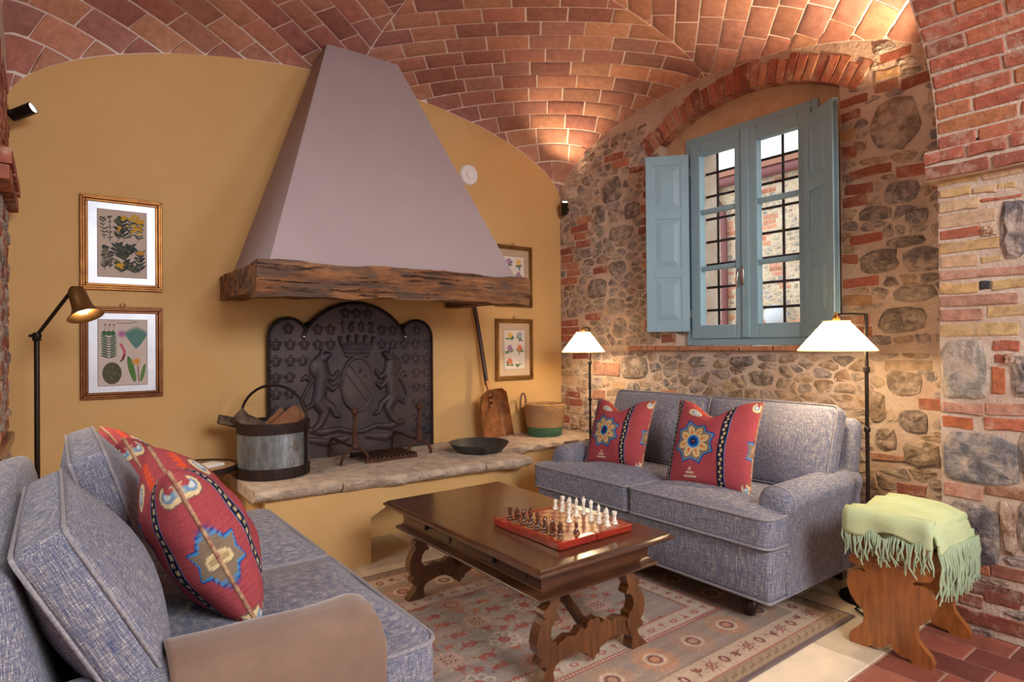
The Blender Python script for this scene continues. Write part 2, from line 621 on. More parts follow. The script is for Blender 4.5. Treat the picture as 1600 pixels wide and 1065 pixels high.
def stone_poly(u0, u1, v0, v1, r, k=0.13, ex=None):
    w, h = u1 - u0, v1 - v0
    cu, cv = (u0 + u1) / 2, (v0 + v1) / 2
    out = []
    n = 13
    e = ex or r.uniform(3.0, 6.0)
    tilt = r.uniform(-0.15, 0.15)
    for i in range(n):
        a = 2 * PI * (i + r.uniform(-0.3, 0.3)) / n
        ca, sa = math.cos(a), math.sin(a)
        q = (abs(ca) ** e + abs(sa) ** e) ** (-1 / e)
        q *= 1 + r.uniform(-k, k * 0.35)
        x, y = ca * q * w / 2, sa * q * h / 2
        out.append((cu + x - tilt * y * 0.5, cv + y + tilt * x * 0.3))
    return out

def brick_poly(u0, u1, v0, v1, r, k=0.006):
    w, h = u1 - u0, v1 - v0
    c = min(w, h) * 0.07
    j = lambda: r.uniform(-k, k)
    s = r.uniform(-k, k)
    return [(u0 + c + j(), v0 + j() - s), (u0 + w * 0.5, v0 + j()), (u1 - c + j(), v0 + j() + s), (u1 + j(), v0 + c), (u1 + j(), v1 - c),
            (u1 - c + j(), v1 + j() + s), (u0 + w * 0.5, v1 + j()), (u0 + c + j(), v1 + j() - s), (u0 + j(), v1 - c), (u0 + j(), v0 + c)]

BRICKS = [S(178, 112, 90), S(168, 100, 82), S(186, 122, 98), S(164, 106, 90), S(190, 134, 106), S(158, 96, 80)]
STONES = [S(176, 158, 146), S(164, 150, 144), S(184, 164, 150), S(172, 158, 154), S(190, 170, 152), S(154, 138, 130)]
TAN = [S(196, 168, 140), S(186, 156, 128), S(174, 150, 128), S(202, 176, 146), S(166, 142, 122)]
GREYS = [S(150, 138, 130), S(132, 124, 124), S(164, 148, 136), S(118, 108, 104)]

def fill_wall(P, u0, u1, v0, v1, to3d, zone, r, taken, skip=None):
    """courses of rubble and brick; zone(u, v) -> (chance of brick, stone palette, brick palette, largest stone height)"""
    v = v0
    band = 0
    done = list(taken)
    while v < v1 - 0.03:
        h = r.choice((0.075, 0.13, 0.15, 0.19, 0.22))
        h = min(h, v1 - v)
        u = u0 + (r.uniform(-0.12, 0) if band % 2 else 0)
        band += 1
        while u < u1 - 0.04:
            pb, sp, bp, mh = zone(u + 0.1, v + h / 2)
            if r.random() < pb:
                nb = max(1, int(round(h / 0.068)))
                L = r.uniform(0.14, 0.30)
                for k in range(nb):
                    bh = h / nb
                    a0, a1 = max(u0, u + r.uniform(-0.02, 0.01)), min(u1, u + L - 0.012)
                    b0, b1 = v + k * bh + 0.006, v + (k + 1) * bh - 0.006
                    if a1 - a0 < 0.04 or not free(a0, a1, b0, b1, taken) or (skip and skip(a0, a1, b0, b1)):
                        continue
                    ve, fa = relief(brick_poly(a0, a1, b0, b1, r, 0.005), r.uniform(0.003, 0.010), 0.02, 0.004, to3d, 0.0015, r, 0)
                    P.add('brick', ve, fa, jit(r.choice(bp), 0.2, r), MT['brick'])
                    done.append((a0, a1, b0, b1))
            else:
                L = r.uniform(0.9, 2.1) * max(h, 0.10)
                hh = h
                while hh > 1e-3:
                    ph = hh if hh < mh else hh / 2
                    a0, a1 = max(u0, u + 0.004), min(u1, u + L - 0.014)
                    b0, b1 = v + h - hh + 0.007, v + h - hh + ph - 0.007
                    hh -= ph
                    if a1 - a0 < 0.04 or not free(a0, a1, b0, b1, taken) or (skip and skip(a0, a1, b0, b1)):
                        continue
                    ve, fa = relief(stone_poly(a0, a1, b0, b1, r), r.uniform(0.004, 0.016), 0.02, 0.010, to3d, 0.005, r)
                    P.add('stone', ve, fa, jit(r.choice(sp), 0.22, r), MT['stone'])
                    done.append((a0, a1, b0, b1))
            u += L
        v += h
    # small stones and brick ends wedged into what is left open
    for k in range(int(420 * (u1 - u0) * (v1 - v0))):
        w, hh = r.uniform(0.045, 0.17), r.uniform(0.035, 0.085)
        a0, b0 = r.uniform(u0, u1 - w), r.uniform(v0, v1 - hh)
        a1, b1 = a0 + w, b0 + hh
        if not free(a0, a1, b0, b1, done, 0.02) or (skip and skip(a0, a1, b0, b1)):
            continue
        pb, sp, bp, mh = zone((a0 + a1) / 2, (b0 + b1) / 2)
        isb = r.random() < max(pb, 0.25)
        pl_ = brick_poly(a0, a1, b0, b1, r, 0.004) if isb else stone_poly(a0, a1, b0, b1, r)
        ve, fa = relief(pl_, r.uniform(0.003, 0.010), 0.02, 0.006, to3d, 0.002, r, 0 if isb else 0.3)
        P.add('brick' if isb else 'stone', ve, fa, jit(r.choice(bp if isb else sp), 0.2, r), MT['brick' if isb else 'stone'])
        done.append((a0, a1, b0, b1))

def free(a0, a1, b0, b1, taken, lim=0.16):
    for (c0, c1, d0, d1) in taken:
        ou = min(a1, c1) - max(a0, c0)
        ov = min(b1, d1) - max(b0, d0)
        if ou > 0 and ov > 0 and ou * ov > lim * (a1 - a0) * (b1 - b0):
            return False
    return True

def half_clip(poly, px, py, qx, qy):
    """keep the part nearer to p than to q"""
    nx, ny = qx - px, qy - py
    return clip(poly, nx, ny, nx * (px + qx) / 2 + ny * (py + qy) / 2)

def clip(poly, nx, ny, d):
    """keep nx*a + ny*b <= d"""
    out = []
    for i in range(len(poly)):
        p, q = poly[i], poly[(i + 1) % len(poly)]
        sp, sq = nx * p[0] + ny * p[1] - d, nx * q[0] + ny * q[1] - d
        if sp <= 0:
            out.append(p)
        if sp * sq < 0:
            t = sp / (sp - sq)
            out.append((p[0] + t * (q[0] - p[0]), p[1] + t * (q[1] - p[1])))
    return out

ASP = 1.55
def fill_rubble(P, u0, u1, v0, v1, to3d, zone, r, taken, skip=None, lo=0.07, hi=0.165, joint=0.006):
    """rubble: bricks singly and in short stacks, and between them stones that fit against each other"""
    blocks = [t for t in taken if t[1] > u0 - 0.1 and t[0] < u1 + 0.1 and t[3] > v0 - 0.1 and t[2] < v1 + 0.1]
    for k in range(int(130 * (u1 - u0) * (v1 - v0)) + 2):
        cu, cv_ = r.uniform(u0, u1), r.uniform(v0, v1)
        pb, sp, bp, mh = zone(cu, cv_)
        if r.random() > pb * 1.5:
            continue
        L = r.uniform(0.12, 0.28)
        v = cv_
        for q in range(r.choice((1, 1, 2, 3, 4))):
            hgt = r.uniform(0.05, 0.064)
            a0 = max(u0 + 0.004, cu - L / 2 + r.uniform(-0.05, 0.05))
            a1 = min(u1 - 0.004, a0 + L * r.uniform(0.75, 1.1))
            b0, b1 = v, v + hgt
            v += hgt + 0.012
            if a1 - a0 < 0.05 or b1 > v1 or not free(a0 - 0.006, a1 + 0.006, b0 - 0.004, b1 + 0.004, blocks, 0.002) or (skip and skip(a0, a1, b0, b1)):
                continue
            ve, fa = relief(brick_poly(a0, a1, b0, b1, r, 0.005), r.uniform(0.001, 0.006), 0.02, 0.006, to3d, 0.0015, r, 0)
            P.add('brick', ve, fa, jit(r.choice(bp), 0.2, r), MT['brick'])
            blocks.append((a0, a1, b0, b1))
    seeds, kind = [], []
    for (c0, c1, d0, d1) in blocks:
        nu, nv = max(1, int((c1 - c0) / 0.05)), max(1, int((d1 - d0) / 0.05))
        for i in range(nu):
            for j in range(nv):
                seeds.append(((c0 + (c1 - c0) * (i + 0.5) / nu) / ASP, d0 + (d1 - d0) * (j + 0.5) / nv))
                kind.append(0)
    arr = np.array(seeds + [(99.0, 99.0)])
    n_in = len(seeds)
    for size in (hi, (hi + lo) / 2, lo, lo * 0.75, lo * 0.55):
        for k in range(int(260 * (u1 - u0) * (v1 - v0) * (0.125 / hi) ** 2)):
            cu, cv_ = r.uniform(u0, u1), r.uniform(v0, v1)
            if any(c0 - 0.02 < cu < c1 + 0.02 and d0 - 0.016 < cv_ < d1 + 0.016 for (c0, c1, d0, d1) in blocks):
                continue
            sz = size * r.uniform(0.85, 1.25)
            dd = np.hypot(arr[:, 0] - cu / ASP, arr[:, 1] - cv_)
            if np.min(dd[:n_in + 1]) < min(sz, 0.034) or (len(dd) > n_in + 1 and np.min(dd[n_in + 1:]) < sz):
                continue
            arr = np.vstack([arr, [cu / ASP, cv_]])
            kind.append(1)
    seeds = np.delete(arr, n_in, 0)
    for i in range(n_in, len(seeds)):
        x, y = seeds[i]
        poly = [(u0 / ASP, v0), (u1 / ASP, v0), (u1 / ASP, v1), (u0 / ASP, v1)]
        d = np.hypot(seeds[:, 0] - x, seeds[:, 1] - y)
        for j in np.argsort(d)[1:26]:
            poly = half_clip(poly, x, y, seeds[j][0], seeds[j][1])
            if len(poly) < 3:
                break
        if len(poly) < 3:
            continue
        poly = [(a * ASP, b) for a, b in poly]
        cu, cv_ = sum(p[0] for p in poly) / len(poly), sum(p[1] for p in poly) / len(poly)
        wob = r.uniform(0.6, 1.6)
        sh = []
        for a, b in poly:
            L = math.hypot(a - cu, b - cv_) + 1e-6
            k = max(0.3, 1 - joint * wob * r.uniform(0.7, 1.9) / L)
            sh.append((cu + (a - cu) * k, cv_ + (b - cv_) * k))
        out = []
        for p, q in zip(sh, sh[1:] + sh[:1]):             # cut the corners, nudge the edges
            for t in (0.22, 0.78):
                out.append((p[0] + (q[0] - p[0]) * t + r.uniform(-0.004, 0.004), p[1] + (q[1] - p[1]) * t + r.uniform(-0.004, 0.004)))
        a0, a1, b0, b1 = min(p[0] for p in out), max(p[0] for p in out), min(p[1] for p in out), max(p[1] for p in out)
        if a1 - a0 < 0.025 or b1 - b0 < 0.02 or (skip and skip(a0 + 0.01, a1 - 0.01, b0 + 0.01, b1 - 0.01)):
            continue
        pb, sp, bp, mh = zone(cu, cv_)
        ve, fa = relief(out, r.uniform(0.0005, 0.008), 0.02, 0.012, to3d, 0.004, r)
        P.add('stone', ve, fa, jit(r.choice(sp), 0.18, r), MT['stone'])

# --- floors ---------------------------------------------------------------
fl = MB().box(-3.2, 4.4, -3.2, 4.6, -0.12, -0.004)
floor = struct('floor', fl, MT['grout'], 'cream stone and terracotta tiled floor of the room')
P = Pieces()
rt = random.Random(3)
def floor_tile(x0, x1, y0, y1, col, mat, nm, gap=0.004):
    b = 0.003
    x0, x1, y0, y1 = x0 + gap, x1 - gap, y0 + gap, y1 - gap
    v = [(x0, y0, -0.02), (x1, y0, -0.02), (x1, y1, -0.02), (x0, y1, -0.02), (x0, y0, -b), (x1, y0, -b), (x1, y1, -b), (x0, y1, -b),
         (x0 + b, y0 + b, 0), (x1 - b, y0 + b, 0), (x1 - b, y1 - b, 0), (x0 + b, y1 - b, 0)]
    f = [(0, 1, 5, 4), (1, 2, 6, 5), (2, 3, 7, 6), (3, 0, 4, 7), (4, 5, 9, 8), (5, 6, 10, 9), (6, 7, 11, 10), (7, 4, 8, 11), (8, 9, 10, 11)]
    P.add(nm, v, f, col, mat)
TER = [S(160, 92, 72), S(142, 80, 64), S(170, 104, 82), S(120, 66, 56), S(152, 86, 70), S(104, 58, 52)]
row = 0
x = XP + 0.0
while x > -1.6:   # terracotta
    off = (0.89 if row % 2 == 1 else 0.78)
    ys = [1.098] + [off - 0.31 * k for k in range(12)]
    for a, b in zip(ys[:-1], ys[1:]):
        if a - b > 0.03:
            floor_tile(x - 0.163, x, b, a, jit(rt.choice(TER), 0.12, rt), MT['terracotta'], 'floor_tile')
    x -= 0.163
    row += 1
LIME = [S(226, 206, 176), S(216, 192, 160), S(232, 214, 188), S(206, 180, 148)]
xs = [XL, 0.5, 1.18, 1.85, 2.62, 3.18, XW]
for k, (ya, yb) in enumerate(((1.102, 1.62), (1.62, 2.2), (2.2, 2.85), (2.85, 3.42), (3.42, 4.25))):
    for a, b in zip(xs[:-1], xs[1:]):
        s = 0.22 if k % 2 else 0.0
        a2, b2 = (a if a == XL else a + s), (b if b == XW else b + s)
        floor_tile(a2, min(b2, XW), ya, yb, jit(rt.choice(LIME), 0.07, rt), MT['limestone'], 'stone_slab', 0.002)
P.flush(floor, 'far_tiles')

# --- vault ------------------------------------------------------------------
N = 70
gx = [VX + HX * math.sin(PI / 2 * (2 * i / N - 1)) for i in range(N + 1)]
gy = [VY + HY * math.sin(PI / 2 * (2 * i / N - 1)) for i in range(N + 1)]
V = np.array([(x, y, vault_z(x, y)) for x in gx for y in gy])
V[:, 2] = np.where(V[:, 2] < SPRING + 0.005, SPRING, V[:, 2])
idx = np.arange((N + 1) ** 2).reshape(N + 1, N + 1)
Fq = np.stack([idx[:-1, :-1], idx[:-1, 1:], idx[1:, 1:], idx[1:, :-1]], -1).reshape(-1, 4)
vm = MB()
vm.v = [tuple(p) for p in V]
vm.f = [tuple(q) for q in Fq]
base = len(vm.v)
# a slab above the shell, so that the vault is a solid that lets no daylight in
vm.box(XL - 0.3, XW + 0.5, 1.0, YW + 0.3, 3.75, 3.95)
ceiling = struct('ceiling', vm, MT['vault_mortar'], 'low vaulted ceiling of flat red bricks with pale joints', 60)

P = Pieces()
rv = random.Random(11)
VB = [S(184, 130, 112), S(176, 122, 106), S(190, 138, 116), S(170, 118, 106), S(196, 144, 118), S(172, 124, 112), S(166, 114, 102)]
# the shell is unrolled into flat coordinates (arc lengths from the crown) and tiled there
def unroll(half, rise):
    ts = np.concatenate([np.linspace(0, 0.95, 300), 1 - np.geomspace(0.05, 1e-6, 200)[1:], [1.0]])
    zs_ = rise * np.maximum(0, 1 - ts ** 2) ** 0.58
    L_ = np.concatenate([[0], np.cumsum(np.hypot(np.diff(ts) * half, np.diff(zs_)))])
    return ts, L_
TA, LA = unroll(HX, 0.45)
TB, LB_ = unroll(HY, 0.42)
AL, BL = LA[-1], LB_[-1]
dirv = np.array([AL, -BL]) / math.hypot(AL, BL)           # along a course
nrm = np.array([BL, AL]) / math.hypot(AL, BL)             # across the courses
ROWW, BRL = 0.150, 0.300
nrow = int(2 * AL * BL / math.hypot(AL, BL) / ROWW) + 1
for sx in (-1, 1):
    for sy in (-1, 1):
        for k in range(nrow):
            n0_, n1_ = k * ROWW, (k + 1) * ROWW
            s = -3.2 + (BRL * 0.5 if k % 2 else 0.0) + rv.uniform(-0.03, 0.03)
            while s < 3.2:
                L_ = BRL * rv.uniform(0.93, 1.06)
                poly = [tuple(nrm * n_ + dirv * t_) for n_, t_ in ((n0_, s), (n0_, s + L_), (n1_, s + L_), (n1_, s))]
                s += L_
                for (nx, ny, d) in ((-1, 0, 0.0), (0, -1, 0.0), (1, 0, AL - 0.0005), (0, 1, BL - 0.0005)):
                    poly = clip(poly, nx, ny, d)
                    if len(poly) < 3:
                        break
                if len(poly) < 3:
                    continue
                # joint: every edge moved inwards, then the outline follows the curve of the shell
                ca, cb = sum(p[0] for p in poly) / len(poly), sum(p[1] for p in poly) / len(poly)
                src = list(poly)
                for (p, q) in zip(src, src[1:] + src[:1]):
                    ex, ey = q[0] - p[0], q[1] - p[1]
                    le = math.hypot(ex, ey)
                    if le < 1e-5:
                        continue
                    nx, ny = ey / le, -ex / le
                    if nx * (ca - p[0]) + ny * (cb - p[1]) > 0:
                        nx, ny = -nx, -ny
                    poly = clip(poly, nx, ny, nx * p[0] + ny * p[1] - 0.0060 * rv.uniform(0.7, 1.3))
                    if len(poly) < 3:
                        break
                if len(poly) < 3:
                    continue
                xs_ = [p[0] for p in poly]
                ys_ = [p[1] for p in poly]
                if (max(xs_) - min(xs_)) < 0.02 or (max(ys_) - min(ys_)) < 0.02:
                    continue
                ring = []
                for (p, q) in zip(poly, poly[1:] + poly[:1]):
                    kk = max(1, int(math.hypot(q[0] - p[0], q[1] - p[1]) / 0.075))
                    ring += [(p[0] + (q[0] - p[0]) * t / kk, p[1] + (q[1] - p[1]) * t / kk) for t in range(kk)]
                ca, cb = sum(xs_) / len(xs_), sum(ys_) / len(ys_)
                h = rv.uniform(0.003, 0.007)
                def lift(a, b, w):
                    X = VX + sx * HX * float(np.interp(a, LA, TA))
                    Y = VY + sy * HY * float(np.interp(b, LB_, TB))
                    return (Vector((X, Y, vault_z(X, Y))) + vault_n(X, Y) * w)[:]
                n = len(ring)
                ve = [lift(a, b, -0.02) for a, b in ring] + [lift(a, b, h * 0.7) for a, b in ring]
                ve += [lift(ca + (a - ca) * 0.965, cb + (b - cb) * 0.965, h) for a, b in ring]
                ve += [lift(ca + (a - ca) * 0.45, cb + (b - cb) * 0.45, h) for a, b in ring]
                ve.append(lift(ca, cb, h))
                fa = []
                for m_ in range(3):
                    fa += [(i + m_ * n, (i + 1) % n + m_ * n, (i + 1) % n + (m_ + 1) * n, i + (m_ + 1) * n) for i in range(n)]
                fa += [(3 * n + i, 3 * n + (i + 1) % n, 4 * n) for i in range(n)]
                P.add('brick', ve, fa, jit(rv.choice(VB), 0.16, rv), MT['vault_brick'])
P.flush(ceiling, 'far_bricks')

# --- fireplace wall ---------------------------------------------------------
struct('wall_back', MB().box(XL - 0.3, XW + 0.5, YW, YW + 0.3, 0, 3.8), MT['yellow'], 'ochre yellow plastered fireplace wall under the vault')

# --- left wall (seen edge-on) ------------------------------------------------
lw = MB().box(XL - 0.3, XL, 3.3, YW, 0, 3.8).box(XL - 0.3, XL, 1.0, 3.3, 2.62, 3.8)
wall_left = struct('wall_left', lw, MT['mortar'], 'brick and stone wall along the left edge')
P = Pieces()
rl = random.Random(21)
toL = lambda u, v, w: (XL + w, u, v)
for k in range(2):
    u = 3.32
    while u < 4.12:
        L = rl.choice((0.14, 0.27))
        ve, fa = relief(brick_poly(u, min(u + L - 0.012, 4.13), 2.02 + 0.072 * k, 2.082 + 0.072 * k, rl), 0.05 + 0.008 * k, 0.02, 0.005, toL, 0.001, rl, 0)
        P.add('brick', ve, fa, jit(rl.choice(BRICKS), 0.15, rl), MT['brick'])
        u += L
fill_rubble(P, 3.32, 4.245, 0.0, 2.02, toL, lambda u, v: (0.45, STONES, BRICKS, 0.16), rl, [])
fill_wall(P, 3.32, 4.245, 2.17, 2.72, toL, lambda u, v: (1.0, STONES, BRICKS, 0.16), rl, [])
P.flush(wall_left, 'far_stones', 120)

# --- window wall -------------------------------------------------------------
AC, AR = (2.40, 1.718), 1.312           # centre and radius of the relieving arch over the window
def arch_z(y):
    return AC[1] + math.sqrt(max(0.0, AR * AR - (y - AC[0]) ** 2))
O0, O1, OL = 1.72, 3.08, 2.935           # recess: right edge, arch's left end, left edge below the arch
SILL, WTOP = 1.275, 2.84
W0, W1 = 1.885, 2.895                    # window frame
ww = MB()
ycuts = [0.9, O0] + [O0 + (OL - O0) * i / 14 for i in range(1, 15)] + [OL + (O1 - OL) * i / 4 for i in range(1, 5)] + [YW]
for a, b in zip(ycuts[:-1], ycuts[1:]):
    m = (a + b) / 2
    if m < O0 or m > O1:
        ww.box(XW, XW + 0.1, a, b, 0, 3.6)
        continue
    lo = SILL if m < OL else 2.72
    ww.box(XW, XW + 0.1, a, b, 0, lo)
    za, zb = arch_z(a), arch_z(b)
    ww.prism([(a, za), (b, zb), (b, 3.6), (a, 3.6)], XW, XW + 0.1, 'YZ')
for (a, b, c, d) in ((0.9, W0, 0, 3.6), (W1, YW, 0, 3.6), (W0, W1, 0, SILL), (W0, W1, WTOP, 3.6)):
    ww.box(XW + 0.1, XW + 0.48, a, b, c, d)
wall_right = struct('wall_right', ww, MT['mortar'], 'old rubble and brick wall around the blue window')
ty = MB()
pts = [(O1 - 0.001, 2.72), (O1 - 0.001, arch_z(O1) + 0.01)] + [(O1 - (O1 - O0) * i / 20, arch_z(O1 - (O1 - O0) * i / 20) + 0.01) for i in range(1, 21)] + [(O0, 1.28), (W0 + 0.005, 1.28), (W0 + 0.005, WTOP), (W1 - 0.005, WTOP), (W1 - 0.005, 2.72)]
ty.prism(pts, XW + 0.092, XW + 0.104, 'YZ')
ty.rough(0.0, 1)
obj('tympanum', ty, MT['plaster'], wall_right)
P = Pieces()
rw = random.Random(5)
toR = lambda u, v, w: (XW - w, u, v)
taken = []
# voussoirs of the arch over the window
na = 27
th0, th1 = math.acos((O1 + 0.10 - AC[0]) / AR), math.acos((O0 - 0.10 - AC[0]) / AR)
for k in range(na):
    t0, t1 = th0 + (th1 - th0) * (k + 0.07) / na, th0 + (th1 - th0) * (k + 0.93) / na
    outer = AR + rw.uniform(0.13, 0.17)
    poly = [(AC[0] + R * math.cos(t), AC[1] + R * math.sin(t)) for R, t in ((AR - 0.004, t0), (AR + 0.08, t0 + rw.uniform(-.004, .004)), (outer, t0), (outer, t1), (AR + 0.08, t1 + rw.uniform(-.004, .004)), (AR - 0.004, t1))]
    ve, fa = relief(poly, rw.uniform(0.006, 0.014), 0.085, 0.005, toR, 0.002, rw, 0)
    P.add('brick', ve, fa, jit(rw.choice(BRICKS), 0.18, rw), MT['brick'])
for k in range(24):
    y0 = O0 - 0.15 + (O1 - O0 + 0.3) * k / 24
    taken.append((y0, y0 + 0.06, arch_z(min(max(y0, O0), O1)) - 0.03, arch_z(min(max(y0, O0), O1)) + 0.19))
# brick sill under the window
u = 1.66
while u < 3.12:
    L = rw.uniform(0.22, 0.29)
    ve, fa = relief(brick_poly(u, u + L - 0.006, 1.243, 1.278, rw, 0.002), 0.035, 0.09, 0.003, toR, 0.001, rw, 0)
    P.add('brick', ve, fa, jit(S(188, 130, 96), 0.12, rw), MT['brick'])
    u += L
taken.append((1.6, 3.14, 1.235, 1.285))
# stones that stand out, by their place in the picture: (x0, y0, x1, y1, colour, brick?)
SPEC = [(1358, 150, 1440, 236, S(146, 120, 104), 0), (1382, 282, 1438, 318, S(120, 112, 112), 0), (1342, 322, 1396, 346, S(110, 100, 92), 0),
        (1414, 325, 1452, 350, S(128, 124, 126), 0), (1344, 390, 1404, 427, S(92, 84, 78), 0), (1412, 385, 1468, 425, S(118, 108, 104), 0),
        (1394, 445, 1464, 472, S(168, 156, 142), 0), (1372, 480, 1450, 520, S(120, 110, 102), 0), (1383, 368, 1446, 386, S(116, 104, 88), 0),
        (940, 276, 972, 316, S(96, 80, 72), 0), (976, 316, 1000, 342, S(104, 98, 98), 0), (924, 320, 946, 350, S(120, 106, 98), 0),
        (920, 435, 950, 466, S(106, 96, 90), 0), (952, 408, 978, 430, S(116, 106, 98), 0), (910, 388, 926, 402, S(108, 98, 92), 0),
        (948, 465, 976, 492, S(148, 132, 120), 0), (958, 495, 978, 528, S(122, 110, 104), 0), (970, 556, 1012, 592, S(130, 112, 96), 0),
        (1172, 578, 1208, 602, S(120, 106, 94), 0), (1142, 556, 1178, 572, S(116, 108, 106), 0), (1076, 556, 1108, 574, S(128, 118, 112), 0),
        (928, 566, 968, 586, S(172, 104, 80), 1), (926, 608, 946, 624, S(176, 106, 76), 1), (952, 352, 990, 376, S(150, 128, 114), 0),
        (1386, 580, 1440, 618, S(134, 114, 94), 0), (1404, 640, 1452, 676, S(116, 104, 98), 0), (1368, 668, 1402, 704, S(138, 122, 106), 0),
        (1410, 690, 1470, 730, S(150, 126, 98), 0), (1358, 610, 1384, 660, S(168, 140, 108), 0), (1362, 712, 1470, 722, S(186, 120, 88), 1)]
for (a, b, c, d, colr, isb) in SPEC:
    colr = mixcol(colr, S(184, 166, 152), 0.35)
    p0, p1 = plane_point(a, (b + d) / 2, 0, XW), plane_point(c, (b + d) / 2, 0, XW)
    zc0, zc1 = plane_point((a + c) / 2, d, 0, XW)[2], plane_point((a + c) / 2, b, 0, XW)[2]
    y0, y1 = min(p0[1], p1[1]), max(p0[1], p1[1])
    if isb:
        ve, fa = relief(brick_poly(y0, y1, zc0, zc1, rw), 0.012, 0.02, 0.006, toR, 0.002, rw, 0)
        P.add('brick', ve, fa, colr, MT['brick'])
    else:
        ve, fa = relief(stone_poly(y0, y1, zc0, zc1, rw, 0.12, rw.uniform(3.0, 6.0)), rw.uniform(0.008, 0.018), 0.02, 0.012, toR, 0.006, rw)
        P.add('stone', ve, fa, colr, MT['stone'])
    taken.append((y0, y1, zc0, zc1))
def zoneR(u, v):
    if v < 1.24:
        return (0.05, TAN + STONES[:4], BRICKS + TAN[:2], 0.2)
    if u < 1.75:
        return (0.7, STONES + TAN[:2], BRICKS + [S(190, 150, 112)], 0.2)
    if u > 2.9 and u < 3.22:
        return (1.0, STONES, BRICKS, 0.12)
    return (0.035, STONES + [S(176, 148, 130), S(170, 140, 122)], BRICKS, 0.2)
def skipR(a0, a1, b0, b1):
    for yy in (a0, (a0 + a1) / 2, a1):
        for zz in (b0, b1):
            if zz > vault_z(XW, yy) + 0.02:
                return True
            if O0 - 0.005 < yy < O1 + 0.005 and zz < arch_z(min(max(yy, O0), O1)) + 0.16 and zz > (1.24 if yy < OL + 0.005 else 2.70):
                return True
    return False
for (a, b, c, d) in ((0.95, O0 - 0.004, 1.28, 3.15), (O1 + 0.0, YW, 1.28, 3.05), (OL + 0.004, O1, 1.285, 2.70), (0.95, YW, 0.0, 1.237)):
    fill_rubble(P, a, b, c, d, toR, zoneR, rw, taken, skipR)
P.flush(wall_right, 'far_stones')

# --- right pier and the arch that springs from it ------------------------------
AX, AH, ARISE, AZ0 = 1.55, 1.73, 1.02, 2.2
pm = MB()
pm.box(XP, XW + 0.3, -1.6, YP, 0, AZ0)
arc = [(AX + AH * math.cos(t), AZ0 + ARISE * math.sin(t)) for t in [PI * i / 40 for i in range(41)]]
for (x0, z0), (x1, z1) in zip(arc[:-1], arc[1:]):
    pm.add([(x0, -0.9, z0), (x1, -0.9, z1), (x1, -0.9, 3.8), (x0, -0.9, 3.8), (x0, YP, z0), (x1, YP, z1), (x1, YP, 3.8), (x0, YP, 3.8)],
           [(0, 1, 2, 3), (4, 5, 6, 7), (0, 1, 5, 4), (2, 3, 7, 6)])
pm.box(XP, XW + 0.3, -0.9, YP, AZ0 - 0.01, 3.8)
pm.box(XP - 0.048, XP + 0.1, -0.9, YP + 0.036, 2.038, 2.172)
pier = struct('wall_pier', pm, MT['mortar'], 'thick brick and stone pier at the right edge')
P = Pieces()
rp = random.Random(9)
toP = lambda u, v, w: (XP - w, u, v)
Y1, PE, RED, OR_, PK, GY, LG = S(208, 172, 122), S(212, 178, 144), S(184, 110, 86), S(192, 116, 80), S(194, 144, 122), S(136, 128, 128), S(180, 170, 158)
PIER = [(28, 195, 95, 140, Y1, 1, 240), (213, 373, 62, 110, PE, 1, 240), (28, 160, 150, 190, Y1, 1, 240), (168, 268, 140, 172, PE, 1, 240), (275, 350, 120, 150, Y1, 1, 240),
        (200, 373, 188, 205, RED, 1, 240), (28, 195, 200, 250, PE, 1, 240), (28, 262, 257, 312, PE, 1, 240), (28, 195, 318, 362, RED, 1, 240), (200, 270, 300, 345, PE, 0, 240),
        (282, 400, 200, 440, GY, 0, 240), (28, 275, 372, 420, Y1, 1, 240), (28, 188, 428, 482, PE, 1, 240), (200, 285, 425, 455, Y1, 1, 240),
        (28, 400, 490, 530, PK, 1, 240), (28, 185, 540, 588, Y1, 1, 240), (193, 237, 527, 568, S(78, 76, 78), 1, 240), (243, 400, 525, 568, Y1, 1, 240),
        (28, 350, 594, 640, S(178, 136, 116), 1, 240), (28, 205, 646, 700, PK, 1, 240), (222, 400, 632, 682, Y1, 1, 240), (28, 355, 708, 762, Y1, 1, 240),
        (28, 217, 772, 1012, LG, 0, 240), (243, 357, 775, 822, RED, 1, 240), (248, 288, 832, 872, RED, 1, 240), (292, 332, 830, 880, PK, 0, 240),
        (236, 292, 885, 1000, OR_, 1, 240), (322, 420, 840, 1010, GY, 0, 240),
        (32, 205, 70, 120, PK, 1, 600), (212, 400, 72, 124, PK, 1, 600), (32, 157, 128, 180, OR_, 1, 600), (205, 400, 132, 186, RED, 1, 600),
        (35, 345, 190, 392, S(138, 134, 136), 0, 600), (350, 480, 200, 400, GY, 0, 600), (35, 195, 400, 462, PK, 1, 600), (205, 400, 404, 460, S(166, 118, 92), 1, 600),
        (35, 262, 474, 720, S(124, 118, 120), 0, 600), (268, 332, 480, 700, S(166, 128, 108), 0, 600), (340, 480, 470, 690, GY, 0, 600),
        (35, 168, 722, 775, S(140, 84, 70), 1, 600), (174, 220, 740, 786, OR_, 1, 600), (224, 420, 740, 795, S(156, 104, 86), 1, 600), (35, 360, 782, 835, S(128, 84, 74), 1, 600),
        (35, 188, 842, 892, S(150, 96, 80), 1, 600), (195, 345, 842, 900, S(150, 92, 76), 1, 600), (35, 400, 900, 958, S(146, 84, 70), 1, 600),
        (35, 235, 962, 1012, S(130, 110, 104), 0, 600), (242, 420, 956, 1010, S(158, 100, 84), 1, 600)]
placed = []
